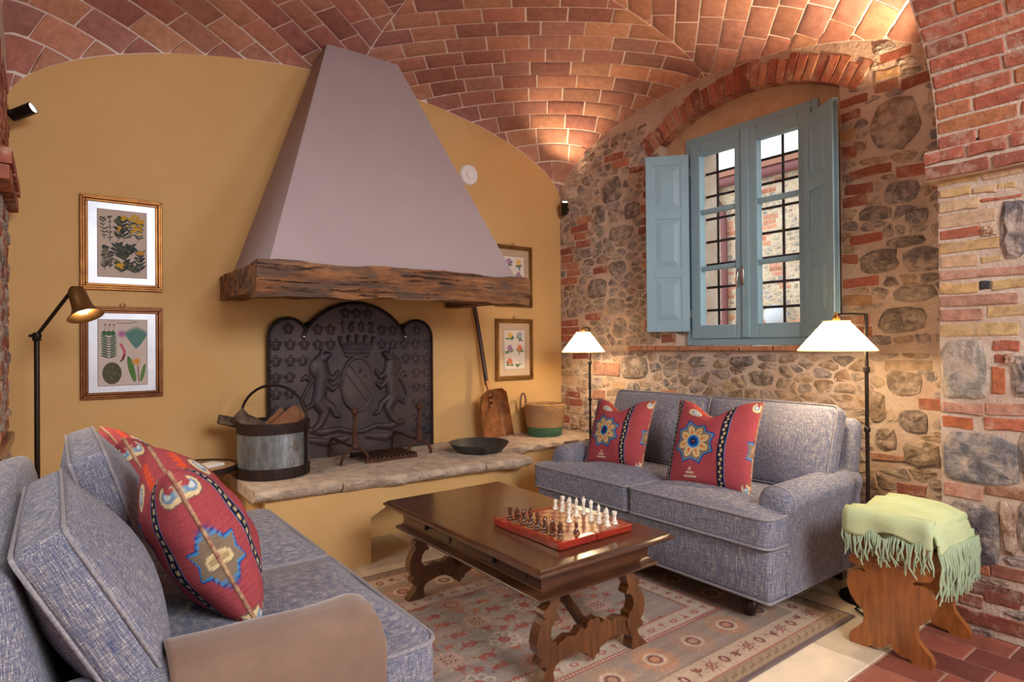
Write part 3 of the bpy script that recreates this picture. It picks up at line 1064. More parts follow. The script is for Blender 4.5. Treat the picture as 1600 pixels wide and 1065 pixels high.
for (a, b, c, d, colr, isb, y_off) in PIER:
    xl, xr = 1460 + a / 2.664, 1460 + b / 2.664
    z1, z0 = plane_point(xl, y_off + c / 2.664, 0, XP)[2], plane_point(xl, y_off + d / 2.664, 0, XP)[2]
    y1, y0 = min(YP - 0.004, plane_point(xl, 532, 0, XP)[1]), plane_point(xr, 532, 0, XP)[1]
    placed.append((y0, y1, z0, z1))
    if isb:
        ve, fa = relief(brick_poly(y0, y1, z0 + 0.003, z1 - 0.003, rp, 0.003), rp.uniform(0.003, 0.008), 0.02, 0.005, toP, 0.0015, rp, 0)
        P.add('brick', ve, fa, jit(colr, 0.06, rp), MT['brick'])
    else:
        ve, fa = relief(stone_poly(y0, y1, z0, z1, rp, 0.035, 9.0), rp.uniform(0.008, 0.014), 0.02, 0.012, toP, 0.005, rp)
        P.add('stone', ve, fa, colr, MT['stone'])
fill_rubble(P, -1.55, 0.95, 0.0, 2.03, toP, lambda u, v: (0.35, STONES + TAN, BRICKS + [Y1, PE], 0.22), rp, placed)
def soffit(s):
    """arc length s above the springing -> point and inward normal"""
    t, acc, step = 0.0, 0.0, 0.002
    px_, pz_ = AX + AH, AZ0
    while acc < s and t < PI:
        t += step
        nx_, nz_ = AX + AH * math.cos(t), AZ0 + ARISE * math.sin(t)
        acc += math.hypot(nx_ - px_, nz_ - pz_)
        px_, pz_ = nx_, nz_
    nv = Vector((-math.cos(t) / AH, 0, -math.sin(t) / ARISE)).normalized()
    return px_, pz_, nv
def toS(u, v, w):
    if v < AZ0:
        return (XP - w, u, v)
    x_, z_, nv = soffit(v - AZ0)
    return (x_ + nv.x * w, u, z_ + nv.z * w)
v = 2.035
k = 0
while v < AZ0 + 1.5:
    imp = 0.055 if k < 2 else 0.0
    u = YP + (0.045 if k < 2 else -0.002)
    first = (0.26, 0.28, 0.15, 0.30, 0.14, 0.29)[k % 6] if k != 1 else 0.17
    L = first
    h = 0.066
    while u > -0.85:
        u0_ = u - L
        ve, fa = relief(brick_poly(u0_ + 0.006, u - 0.006, v + 0.005, v + h - 0.004, rp, 0.003), imp + rp.uniform(0.003, 0.007), 0.03, 0.005, toS, 0.0015, rp, 0)
        P.add('brick', ve, fa, jit(rp.choice((RED, S(178, 104, 82), S(188, 118, 88), S(168, 102, 86), S(194, 128, 92))), 0.13, rp), MT['brick'])
        u -= L
        L = 0.29 if k % 2 == 0 else rp.choice((0.28, 0.15))
    v += h + 0.004
    k += 1
P.flush(pier, 'far_bricks', 200)

# --- the room behind the camera (not in view; it closes the space) --------------
bk = MB()
bk.box(-3.2, 4.4, -3.4, -3.2, 0, 3.4)
struct('wall_behind', bk, MT['room_plaster'], 'plain pale wall of the room behind the viewer')
struct('wall_far_left', MB().box(-3.4, -3.2, -3.2, YW, 0, 3.4).box(-3.2, XL - 0.28, YW - 0.2, YW, 0, 3.4), MT['room_plaster'], 'plain pale side wall of the room behind the viewer')
struct('wall_far_right', MB().box(4.4, 4.6, -3.2, 1.0, 0, 3.4), MT['room_plaster'], 'plain pale wall beyond the pier behind the viewer')
struct('ceiling_behind', MB().box(-3.4, 4.6, -3.4, -0.9, 3.4, 3.6).box(-3.4, XL - 0.28, -0.9, YW, 3.4, 3.6).box(XP, 4.6, -0.9, 0.9, 3.4, 3.6), MT['room_plaster'], 'plain ceiling of the room behind the viewer')

# ------------------------------------------------------------------ window, shutters, grille, courtyard
win = thing('window_1', 'grey-blue wooden casement window with open panelled shutters', None)
win['kind'] = 'structure'
XF = XW + 0.08                            # room-side plane of the fixed frame
fr = MB()
fr.bbox(XF, XF + 0.09, W0, W0 + 0.045, SILL + 0.005, WTOP, 0.004)
fr.bbox(XF, XF + 0.09, W1 - 0.045, W1, SILL + 0.005, WTOP, 0.004)
fr.bbox(XF, XF + 0.09, W0 + 0.045, W1 - 0.045, WTOP - 0.05, WTOP, 0.004)
fr.bbox(XF, XF + 0.09, W0 + 0.045, W1 - 0.045, SILL + 0.005, SILL + 0.055, 0.004)
obj('fixed_frame', fr, MT['blue_paint'], win)
YM = (W0 + W1) / 2
for s0, s1 in ((W0 + 0.045, YM), (YM, W1 - 0.045)):
    sm = MB()
    z0, z1 = SILL + 0.055, WTOP - 0.05
    st = 0.085
    x0, x1 = XF - 0.012, XF + 0.055
    sm.bbox(x0, x1, s0 + 0.002, s0 + st, z0, z1, 0.006)
    sm.bbox(x0, x1, s1 - st, s1 - 0.002, z0, z1, 0.006)
    sm.bbox(x0, x1, s0 + st, s1 - st, z0, z0 + 0.1, 0.006)
    sm.bbox(x0, x1, s0 + st, s1 - st, z1 - 0.1, z1, 0.006)
    sash = obj('sash', sm, MT['blue_paint'], win)
    zs = [z0 + 0.1 + (z1 - z0 - 0.2) * k / 3 for k in range(4)]
    for k in (1, 2):
        obj('glazing_bar', MB().bbox(x0 + 0.008, x1 - 0.008, s0 + st, s1 - st, zs[k] - 0.016, zs[k] + 0.016, 0.005), MT['blue_paint'], sash)
    for k in range(3):
        obj('pane', MB().box(XF + 0.018, XF + 0.022, s0 + st - 0.005, s1 - st + 0.005, zs[k], zs[k + 1]), MT['glass'], sash)
obj('meeting_strip', MB().bbox(XF - 0.026, XF - 0.010, YM - 0.028, YM + 0.028, SILL + 0.06, WTOP - 0.055, 0.005), MT['blue_paint'], win)
hd = MB().bbox(XF - 0.038, XF - 0.026, YM + 0.004, YM + 0.034, 1.70, 1.83, 0.004)
hd.tube([(XF - 0.03, YM + 0.019, 1.80), (XF - 0.075, YM + 0.019, 1.80), (XF - 0.085, YM + 0.02, 1.785), (XF - 0.088, YM + 0.026, 1.72), (XF - 0.08, YM + 0.03, 1.68)], 0.009, 8)
h_ = obj('handle', hd, MT['steel'], win, 50)
h_['label'] = 'polished steel window handle'
def shutter(hinge, free_pt, z0, z1, flip):
    hv, fv = Vector((hinge[0], hinge[1], 0)), Vector((free_pt[0], free_pt[1], 0))
    ex = (fv - hv)
    wdt = ex.length
    ex.normalize()
    ey = Vector((-ex.y, ex.x, 0)) * flip       # towards the room
    M = Matrix(((ex.x, ey.x, 0, hv.x), (ex.y, ey.y, 0, hv.y), (0, 0, 1, 0), (0, 0, 0, 1)))
    m = MB()
    m.bbox(0, wdt, -0.014, 0.014, z0, z1, 0.003, 1, M)
    r = 0.06
    m.bbox(0, r, -0.019, 0.019, z0, z1, 0.004, 2, M)
    m.bbox(wdt - r, wdt, -0.019, 0.019, z0, z1, 0.004, 2, M)
    zs = [z0 + (z1 - z0) * k / 3 for k in range(4)]
    for k in range(4):
        a = zs[k] - (0 if k == 0 else (0.075 if k == 3 else 0.037))
        m.bbox(r - 0.002, wdt - r + 0.002, -0.019, 0.019, a, a + 0.075, 0.004, 2, M)
    sh = obj('shutter', m, MT['blue_paint'], win)
    for k in range(3):
        a, b = zs[k] + (0.075 if k == 0 else 0.038), zs[k + 1] - (0.075 if k == 2 else 0.037)
        pn = MB()
        x0, x1 = r + 0.006, wdt - r - 0.006
        a += 0.006
        b -= 0.006
        for sgn in (1, -1):
            v = [(x0, 0.012 * sgn, a), (x1, 0.012 * sgn, a), (x1, 0.012 * sgn, b), (x0, 0.012 * sgn, b)]
            q = 0.012
            v += [(x0 + q, 0.0155 * sgn, a + q), (x1 - q, 0.0155 * sgn, a + q), (x1 - q, 0.0155 * sgn, b - q), (x0 + q, 0.0155 * sgn, b - q)]
            q = 0.045
            v += [(x0 + q, 0.022 * sgn, a + q), (x1 - q, 0.022 * sgn, a + q), (x1 - q, 0.022 * sgn, b - q), (x0 + q, 0.022 * sgn, b - q)]
            pn.add(v, [(0, 1, 5, 4), (1, 2, 6, 5), (2, 3, 7, 6), (3, 0, 4, 7), (4, 5, 9, 8), (5, 6, 10, 9), (6, 7, 11, 10), (7, 4, 8, 11), (8, 9, 10, 11)], M)
        obj('panel', pn, MT['blue_paint'], sh)
    hg = MB()
    for zz in (z0 + 0.13, z1 - 0.13):
        hg.tube([M @ Vector((-0.006, 0.016, zz - 0.03)), M @ Vector((-0.006, 0.016, zz + 0.03))], 0.008, 8)
    obj('hinge', hg, MT['steel'], sh)
SZ0, SZ1 = 1.385, 2.715
shutter((XF - 0.035, 2.845), (XF - 0.24, 3.085), SZ0, SZ1, -1)
shutter((XF - 0.045, 1.945), (XF - 0.235, 1.675), SZ0, SZ1, 1)
gr = thing('window_grille', 'black iron bar grille outside the window panes', 'grille')
XG = XW + 0.34
for k in range(9):
    z = SILL + 0.10 + (WTOP - SILL - 0.14) * k / 8
    obj('bar', MB().tube([(XG, W0 - 0.03, z), (XG, W1 + 0.03, z)], 0.010, 6), MT['iron'], gr)
for k in range(4):
    y = W0 + 0.11 + (W1 - W0 - 0.22) * k / 3
    obj('bar', MB().tube([(XG - 0.012, y, SILL), (XG - 0.012, y, WTOP)], 0.010, 6), MT['iron'], gr)
cw = thing('courtyard_house', 'stone house across the courtyard seen through the window', 'building')
XC = 8.0
obj('house_wall', MB().box(XC, XC + 0.4, 0.5, 9.0, -1.0, 3.75), M_plain('courtyard_mortar', S(206, 186, 160), 0.95, col2=S(184, 160, 136), nscale=6, spec=0.1), cw)
P = Pieces()
ro = random.Random(31)
fill_rubble(P, 3.4, 6.7, 0.4, 3.62, lambda u, v, w: (XC - w, u, v), lambda u, v: (0.04, [S(196, 184, 164), S(170, 166, 160), S(206, 190, 160), S(180, 164, 146), S(216, 204, 184)], [S(190, 126, 100), S(200, 142, 112)], 0.2), ro, [], None, 0.07, 0.14, 0.012)
P.flush(cw, 'far_stones', 260)
pink = M_plain('copper_gutter', S(116, 70, 70), 0.5, 0.3)
obj('gutter', MB().tube([(XC - 0.12, 0.5, 3.66), (XC - 0.12, 9.0, 3.66)], 0.075, 10), pink, cw, 60)
obj('eaves', MB().box(XC - 0.2, XC + 0.4, 0.5, 9.0, 3.72, 3.8), M_plain('eaves_tile', S(150, 104, 84), 0.9), cw)
obj('downpipe', MB().tube([(XC - 0.12, 5.45, 3.62), (XC - 0.12, 5.44, 3.5), (XC - 0.08, 5.32, 3.25), (XC - 0.08, 5.29, 3.1), (XC - 0.08, 5.28, -0.5)], 0.05, 10), pink, cw, 60)
yl = MB().ball((0, 0, 0), 0.15, 14)
tag(obj('outdoor_wall_lamp', yl, M_plain('pale_enamel', S(196, 200, 208), 0.4), None, 60, loc=(XC - 0.22, 4.42, 1.66)), 'small round pale lamp on the courtyard wall outside', 'lamp')
tag(obj('courtyard_ground', MB().box(4.3, 12, -4, 12, -1.1, -1.0), M_plain('courtyard_gravel', S(180, 170, 154), 0.95)), 'gravel ground of the courtyard outside', None, None, 'structure')

# ------------------------------------------------------------------ fireplace hood
hood = thing('fireplace_hood', 'tall mauve-grey plaster chimney hood on an old wooden beam', 'chimney hood', (1.76, YW, 0))
def HL(x, y, z):
    return (x - 1.76, y - YW, z)
hm = MB()
zb, zt = 1.75, 3.62
lv = []
for z in (zb, zt):
    xl, xr, yf = 0.92 + 0.355 * (z - zb), 2.595 - 0.355 * (z - zb), 3.385 + 0.415 * (z - zb)
    lv += [HL(xl, yf, z), HL(xr, yf, z), HL(xr, YW - 0.001, z), HL(xl, YW - 0.001, z)]
hm.add(lv, [(0, 1, 5, 4), (1, 2, 6, 5), (2, 3, 7, 6), (3, 0, 4, 7), (4, 5, 6, 7)])
obj('hood', hm, MT['hood'], hood)
def M_beam():
    m, nt, b = new_mat('weathered_oak_beam')
    vec = coords(nt, (1.6, 16, 16))
    wv = noise_tex(nt, coords(nt, (2, 7, 7)), 1.5, 4)
    g = noise_tex(nt, vec, 1.6, 9, 0.7)
    c = ramp(nt, g, [(0.30, S(50, 34, 26)), (0.42, S(110, 74, 50)), (0.56, S(150, 102, 66)), (0.74, S(186, 138, 96))])
    gv = ramp(nt, wv, [(0.50, (0, 0, 0, 1)), (0.58, (1, 1, 1, 1))])
    c = mixc(nt, gv, c, mixc(nt, 0.65, c, S(84, 74, 68)))
    cr = noise_tex(nt, coords(nt, (1.1, 26, 26)), 1.3, 6, 0.75)
    ck = ramp(nt, cr, [(0.56, (0, 0, 0, 1)), (0.60, (1, 1, 1, 1))])
    c = mixc(nt, ck, c, S(44, 28, 20))
    nt.links.new(c, b.inputs['Base Color'])
    b.inputs['Roughness'].default_value = 0.75
    b.inputs['Specular IOR Level'].default_value = 0.25
    bump(nt, b, g, 0.7, 0.02)
    return m
MT['beam'] = M_beam()
bmx = gridbox(*HL(0.85, 0, 0)[:1], *HL(2.675, 0, 0)[:1], 3.34 - YW, 3.50 - YW, 1.575, 1.762, 0.035)
bmx.v = [(x, y + (0.02 if z < 1.62 and y < -0.85 else 0), z + 0.012 * math.sin(x * 2.3 + 1) * (1 if z < 1.66 else 0.35)) for x, y, z in bmx.v]
bmx.rough(0.015, 5.0, 2.0)
obj('front_beam', bmx, MT['beam'], hood, 70)
for x0, x1, sd in ((0.852, 0.99, 3.0), (2.53, 2.665, 8.0)):
    sb = gridbox(x0 - 1.76, x1 - 1.76, 3.49 - YW, -0.001, 1.60, 1.752, 0.05)
    sb.rough(0.008, 5.0, sd)
    sb.v = [(x, min(y, -0.001), z) for x, y, z in sb.v]
    me = build_mesh('side_beam', sb.v, sb.f)
    obj('side_beam', me, MT['beam'], hood, 60)

# ------------------------------------------------------------------ hearth
hearth = thing('raised_hearth', 'raised hearth of rough stone slabs on a yellow plinth', 'hearth', (1.76, YW, 0))
def HB(x0, x1, y0, y1, z0, z1, step=0.05):
    return gridbox(x0 - 1.76, x1 - 1.76, y0 - YW, y1 - YW, z0, z1, step)
pl = MB()
NZ = [(1.505, 0.0), (1.505, 0.275), (1.66, 0.35), (2.15, 0.35), (2.30, 0.275), (2.30, 0.0)]
poly = [(0.90, 0.0)] + NZ + [(2.64, 0.0), (2.64, 0.452), (0.90, 0.452)]
pl.prism([(a - 1.76, b) for a, b in poly], 3.415 - YW, 3.875 - YW, 'XZ')
pl.box(0.90 - 1.76, 2.64 - 1.76, 3.875 - YW, -0.001, 0, 0.452)
pl.box(2.64 - 1.76, XW - 1.784, 3.74 - YW, -0.001, 0, 0.452)
obj('plinth', pl, MT['yellow'], hearth)
def slab(x0, x1, yf0, yf1, yb, seed, z0=0.45, z1=0.52):
    g = HB(x0, x1, min(yf0, yf1), yb, z0, z1, 0.03)
    out = []
    ymin = min(yf0, yf1) - YW
    for x, y, z in g.v:
        t = (x + 1.76 - x0) / (x1 - x0)
        yf = yf0 + (yf1 - yf0) * t - YW
        k = (yb - YW - y) / (yb - YW - ymin)
        q = Vector((x, y, z))
        front = max(0.0, (k - 0.9) / 0.1)
        y2 = yb - YW - k * (yb - YW - yf)
        n1 = noise.noise(q * 9 + Vector((seed, 0, 0)))
        n2 = noise.noise(q * 24 + Vector((0, seed, 0)))
        y2 -= front * (0.03 * n1 + 0.022 * n2)
        if z < z0 + 0.01:
            y2 += front * (0.025 + 0.02 * n1)
            z2 = z + front * (0.012 + 0.03 * noise.noise(Vector((x * 6, seed, 1))))
        else:
            z2 = z + 0.003 * n1 + 0.002 * n2 - (0.006 * front if z > z1 - 0.005 else 0)
        out.append((x + 0.004 * n1 * (1 if 0.02 < t < 0.98 else 0), min(y2, -0.002), z2))
    g.v = out
    obj('hearth_stone', g, MT['slab'], hearth, 65)
slab(0.855, 1.318, 3.425, 3.375, 3.95, 1.0)
slab(1.322, 2.27, 3.365, 3.315, 3.80, 2.0)
slab(2.274, 2.645, 3.31, 3.285, 3.80, 3.0)
slab(1.322, 1.95, 3.804, 3.804, 4.248, 4.0)
slab(1.954, 2.645, 3.804, 3.804, 4.248, 5.0)
slab(0.86, 1.318, 3.954, 3.954, 4.248, 6.0)
slab(2.65, XW - 0.024, 3.70, 3.665, 4.248, 7.0)

# ------------------------------------------------------------------ fireback (cast-iron plate with arms, lions and lilies)
FW, FH = 0.617, 1.09
fb = thing('fireback', 'dark cast-iron fireback with crowned shield, lions and lilies in relief', 'fireback', (1.752, YW - 0.045, 0.522))
def lobes(u, v):
    if v <= 0.84:
        return abs(u) <= FW
    return math.hypot(abs(u) - 0.487, v - 0.84) <= 0.13 or math.hypot(u, v - 0.648) <= 0.442
outl = [(-FW, 0.0), (-FW, 0.84)]
outl += [(-0.487 - 0.13 * math.cos(t), 0.84 + 0.13 * math.sin(t)) for t in np.linspace(0.05, PI * 0.90, 16)]
a0 = math.atan2(0.865 - 0.648, -0.385)
outl += [(0.442 * math.cos(t), 0.648 + 0.442 * math.sin(t)) for t in np.linspace(a0, PI - a0, 30)]
outl += [(0.487 - 0.13 * math.cos(t), 0.84 + 0.13 * math.sin(t)) for t in np.linspace(PI * 0.10, PI - 0.05, 16)]
outl += [(FW, 0.84), (FW, 0.0)]
obj('plate', MB().prism(outl, 0.0, 0.035, 'XZ'), MT['cast'], fb)
step = 0.0042
us = np.arange(-FW + 0.004, FW - 0.003, step)
vs = np.arange(0.004, FH - 0.003, step)
U, Vv = np.meshgrid(us, vs, indexing='ij')
Hh = np.zeros_like(U)
def capsule(a, b, ra, rb, h, side=1):
    global Hh
    ax, ay, bx, by = a[0] * side, a[1], b[0] * side, b[1]
    dx, dy = bx - ax, by - ay
    t = np.clip(((U - ax) * dx + (Vv - ay) * dy) / (dx * dx + dy * dy + 1e-9), 0, 1)
    d = np.hypot(U - ax - t * dx, Vv - ay - t * dy)
    r = ra + (rb - ra) * t
    Hh = np.maximum(Hh, h * np.sqrt(np.clip(1 - (d / r) ** 2, 0, 1)))
def chain(pts, h, side=1):
    for (p, q) in zip(pts[:-1], pts[1:]):
        capsule(p[:2], q[:2], p[2], q[2], h, side)
def ellipse(cx, cy, rx, ry, h, e=0.5, side=1):
    global Hh
    d = ((U - cx * side) / rx) ** 2 + ((Vv - cy) / ry) ** 2
    Hh = np.maximum(Hh, h * np.clip(1 - d, 0, 1) ** e)
for sd in (-1, 1):
    chain([(0.315, 0.20, .02), (0.27, 0.24, .028), (0.24, 0.31, .034), (0.285, 0.39, .052), (0.27, 0.47, .048), (0.255, 0.56, .056), (0.27, 0.63, .06), (0.265, 0.68, .045)], 0.030, sd)
    ellipse(0.285, 0.625, 0.065, 0.075, 0.026, 0.4, sd)
    chain([(0.255, 0.69, .042), (0.225, 0.715, .026), (0.205, 0.72, .014)], 0.034, sd)
    chain([(0.262, 0.715, .02), (0.26, 0.75, .012)], 0.03, sd)
    chain([(0.24, 0.58, .028), (0.18, 0.545, .02), (0.145, 0.59, .015)], 0.026, sd)
    chain([(0.245, 0.53, .026), (0.185, 0.475, .02), (0.15, 0.50, .014)], 0.026, sd)
    chain([(0.27, 0.40, .04), (0.19, 0.35, .026), (0.165, 0.29, .018), (0.135, 0.28, .016)], 0.026, sd)
    chain([(0.32, 0.38, .016), (0.375, 0.345, .012), (0.40, 0.41, .011), (0.37, 0.48, .011), (0.335, 0.53, .012), (0.37, 0.57, .016), (0.395, 0.55, .01)], 0.02, sd)
    chain([(0.36, 0.205, .02), (0.26, 0.175, .028), (0.14, 0.19, .02), (0.05, 0.16, .02)], 0.018, sd)
    chain([(0.34, 0.13, .02), (0.22, 0.10, .03), (0.08, 0.12, .022)], 0.016, sd)
chain([(-0.05, 0.16, .02), (0.05, 0.16, .02)], 0.018)
# oval shield with a rim and a bend
rr = np.sqrt((U / 0.118) ** 2 + ((Vv - 0.505) / 0.185) ** 2)
Hh = np.where(rr < 1.06, 0.020 * np.clip(1.3 - 0.3 * rr ** 2, 0, 2), Hh)
Hh = np.where(np.abs(rr - 1.03) < 0.065, 0.034, Hh)
bd = np.abs((U + (Vv - 0.505) * 0.75)) / 1.25
Hh = np.where((rr < 0.95) & (bd < 0.028), Hh + 0.006, Hh)
ellipse(0.01, 0.60, 0.018, 0.03, 0.034)
ellipse(0.045, 0.56, 0.016, 0.02, 0.032)
# crown
cwid = 0.085 + (Vv - 0.70) * 0.42
Hh = np.where((Vv > 0.70) & (Vv < 0.80) & (np.abs(U) < cwid), 0.024 + 0.006 * np.sign(np.sin((Vv - 0.70 + 0.12 * U * U) * 210)), Hh)
for k in range(-2, 3):
    chain([(k * 0.058, 0.79, .012), (k * 0.062, 0.835 - 0.006 * abs(k), .014)], 0.03)
    ellipse(k * 0.063, 0.848 - 0.008 * abs(k), 0.017, 0.016, 0.034)
# the year
def glyph(segs, cx, cy, s):
    for seg in segs:
        chain([(cx + a * s, cy + b * s, 0.0065) for a, b in seg], 0.014)
glyph([[(-0.3, 0.6), (0, 1), (0, -1)]], -0.105, 0.915, 0.033)
glyph([[(0.5, 0.9), (-0.1, 0.7), (-0.5, 0.0), (-0.5, -0.6), (0, -1), (0.5, -0.6), (0.4, -0.1), (-0.1, 0.0), (-0.5, -0.3)]], -0.04, 0.915, 0.033)
glyph([[(0, 1), (-0.5, 0.5), (-0.5, -0.5), (0, -1), (0.5, -0.5), (0.5, 0.5), (0, 1)]], 0.035, 0.915, 0.033)
glyph([[(-0.5, 0.6), (0, 1), (0.5, 0.6), (0.3, 0.1), (-0.5, -1), (0.55, -1)]], 0.11, 0.915, 0.033)
def lily(cx, cy, s=0.030):
    chain([(cx, cy - 1.0 * s, .006), (cx, cy + 0.3 * s, .011), (cx, cy + 1.15 * s, .004)], 0.014)
    for sd in (-1, 1):
        chain([(cx, cy - 0.3 * s, .006), (cx + sd * 0.55 * s, cy + 0.45 * s, .007), (cx + sd * 1.05 * s, cy + 0.35 * s, .006), (cx + sd * 1.0 * s, cy - 0.1 * s, .005)], 0.013)
        chain([(cx, cy - 0.5 * s, .005), (cx + sd * 0.6 * s, cy - 0.95 * s, .005)], 0.012)
    chain([(cx - 0.7 * s, cy - 0.35 * s, .005), (cx + 0.7 * s, cy - 0.35 * s, .005)], 0.015)
for sd in (-1, 1):
    lily(sd * 0.487, 0.90)
    for k, row_v in enumerate((0.79, 0.68, 0.57, 0.46, 0.35, 0.24, 0.13)):
        for cu in ((0.57, 0.475, 0.38, 0.285, 0.195) if k == 0 else ((0.57, 0.475, 0.39) if k < 2 else (0.57, 0.48))):
            lily(sd * cu, row_v)
    for cu in (0.285, 0.195):
        lily(sd * cu, 0.895)
for cu in (-0.085, 0.0, 0.085):
    lily(cu, 1.015)
ins = np.array([[lobes(u, v) and lobes(u - .006, v) and lobes(u + .006, v) and lobes(u, v + .006) for v in vs] for u in us])
n0, n1 = U.shape
ids = -np.ones((n0, n1), int)
ids[ins] = np.arange(ins.sum())
ok = ins[:-1, :-1] & ins[1:, :-1] & ins[:-1, 1:] & ins[1:, 1:]
Fq = np.stack([ids[:-1, :-1][ok], ids[1:, :-1][ok], ids[1:, 1:][ok], ids[:-1, 1:][ok]], -1)
Vr = np.stack([U[ins], -0.001 - Hh[ins], Vv[ins]], -1)
obj('relief', build_mesh('relief', Vr, Fq), MT['cast'], fb, 179)
obj('rim', MB().tube([(a, -0.004, b) for a, b in outl], 0.011, 6), MT['iron'], fb, 60)
bead = MB()
acc = 0.0
for (p, q) in zip(outl[:-1], outl[1:]):
    L = math.hypot(q[0] - p[0], q[1] - p[1])
    while acc < L:
        t = acc / L
        x, z = p[0] + (q[0] - p[0]) * t, p[1] + (q[1] - p[1]) * t
        bead.box(x * 0.965 - 0.004, x * 0.965 + 0.004, -0.012, 0, z * 0.975 + 0.006, z * 0.975 + 0.014)
        acc += 0.026
    acc -= L
bd_ = obj('beading', bead, MT['cast'], fb)
for sgn in (-1, 1):
    b_ = obj('hanging_bolt', MB().ball((sgn * 0.385, -0.012, 0.845), 0.016, 8), MT['steel'], fb, 60)
    b_['label'] = 'bright steel bolt head'

# ------------------------------------------------------------------ andirons, grate
def andiron(x, yf, label):
    t = thing('andiron', label, 'andiron', (x, yf, 0.526), 0, 'pair of andirons on the hearth')
    arc = [(0.095 * math.cos(a), 0, 0.10 * math.sin(a)) for a in np.linspace(PI, 0, 13)]
    obj('front_feet', MB().tube([(-0.098, 0, 0.005)] + arc + [(0.098, 0, 0.005)], 0.011, 7), MT['rust'], t, 60)
    pr = [(0.012, 0.09), (0.026, 0.10), (0.028, 0.12), (0.02, 0.13), (0.022, 0.17), (0.014, 0.20), (0.021, 0.22), (0.013, 0.235), (0.012, 0.30), (0.016, 0.31), (0.008, 0.32)]
    obj('upright', MB().lathe(pr, 12), MT['rust'], t, 50)
    obj('knob', MB().ball((0, 0, 0.342), 0.026, 10), MT['rust'], t, 60)
    obj('billet_bar', MB().tube([(0, 0, 0.105), (-0.02, 0.1, 0.115), (-0.04, 0.30, 0.135), (-0.042, 0.32, 0.12), (-0.042, 0.325, 0.004)], 0.010, 7), MT['rust'], t, 60)
    return t
andiron(1.58, 3.83, 'rusty iron andiron standing nearer the log bucket')
andiron(2.07, 3.86, 'rusty iron andiron standing nearer the dark pan')
gt = thing('fire_grate', 'low rusty iron grate lying between the two andirons', 'grate', (1.83, 3.92, 0.523))
for y in (-0.12, 0.14):
    obj('rail', MB().box(-0.19, 0.19, y - 0.008, y + 0.008, 0.0, 0.02), MT['rust'], gt)
for k in range(13):
    x = -0.18 + 0.36 * k / 12
    obj('bar', MB().box(x - 0.006, x + 0.006, -0.13, 0.15, 0.02, 0.034), MT['rust'], gt)

# ------------------------------------------------------------------ bucket with logs
def M_galv():
    m, nt, b = new_mat('galvanised_tin')
    n1_ = noise_tex(nt, coords(nt, (9, 9, 2.2)), 1.6, 7, 0.7)
    c = ramp(nt, n1_, [(0.3, S(70, 66, 62)), (0.5, S(116, 120, 122)), (0.72, S(164, 172, 176))])
    n2_ = noise_tex(nt, coords(nt, (5, 5, 4)), 1.3, 5, 0.7)
    c = mixc(nt, ramp(nt, n2_, [(0.56, (0, 0, 0, 1)), (0.72, (1, 1, 1, 1))]), c, S(104, 78, 58))
    nt.links.new(c, b.inputs['Base Color'])
    b.inputs['Metallic'].default_value = 0.45
    b.inputs['Roughness'].default_value = 0.45
    bump(nt, b, n1_, 0.2, 0.004)
    return m
bk_ = thing('log_bucket', 'galvanised tin bucket with dark hoops and a hoop handle', 'bucket', (1.07, 3.86, 0.524))
BR = 0.205
obj('body', MB().lathe([(BR - 0.008, 0.002), (BR, 0.002), (BR, 0.30), (BR - 0.006, 0.30), (BR - 0.006, 0.03), (0.001, 0.03)], 40, cap=False), M_galv(), bk_, 40)
for z0, z1 in ((0.0, 0.062), (0.262, 0.325)):
    obj('hoop', MB().lathe([(BR - 0.003, z0), (BR + 0.006, z0), (BR + 0.007, z0 + 0.008), (BR + 0.005, (z0 + z1) / 2), (BR + 0.007, z1 - 0.008), (BR + 0.006, z1), (BR - 0.003, z1), (BR - 0.003, z0)], 40, cap=False), MT['iron'], bk_, 40)
dh = (math.cos(YAW + 0.15), -math.sin(YAW + 0.15))
for s in (-1, 1):
    cx, cy = dh[0] * s * (BR + 0.008), dh[1] * s * (BR + 0.008)
    M = Matrix.Translation((cx, cy, 0)) @ Matrix.Rotation(math.atan2(dh[1], dh[0]), 4, 'Z')
    obj('strap', MB().box(-0.004, 0.006, -0.012, 0.012, 0.01, 0.35, M), MT['iron'], bk_)
hpts = [(dh[0] * s * (BR + 0.01), dh[1] * s * (BR + 0.01), 0.34 + 0.20 * math.sqrt(max(0, 1 - s * s))) for s in np.sin(np.linspace(-PI / 2, PI / 2, 19))]
obj('handle', MB().tube(hpts, 0.0085, 8), MT['iron'], bk_, 60)
bark = M_plain('log_bark', S(112, 92, 78), 0.95, col2=S(70, 56, 48), nscale=22, stretch=(1, 1, 1), bmp=0.8, bscale=40, bdist=0.01, spec=0.1)
splitw = M_plain('split_wood', S(150, 106, 78), 0.9, col2=S(116, 76, 54), nscale=8, bmp=0.5, bscale=30, bdist=0.008, spec=0.1)
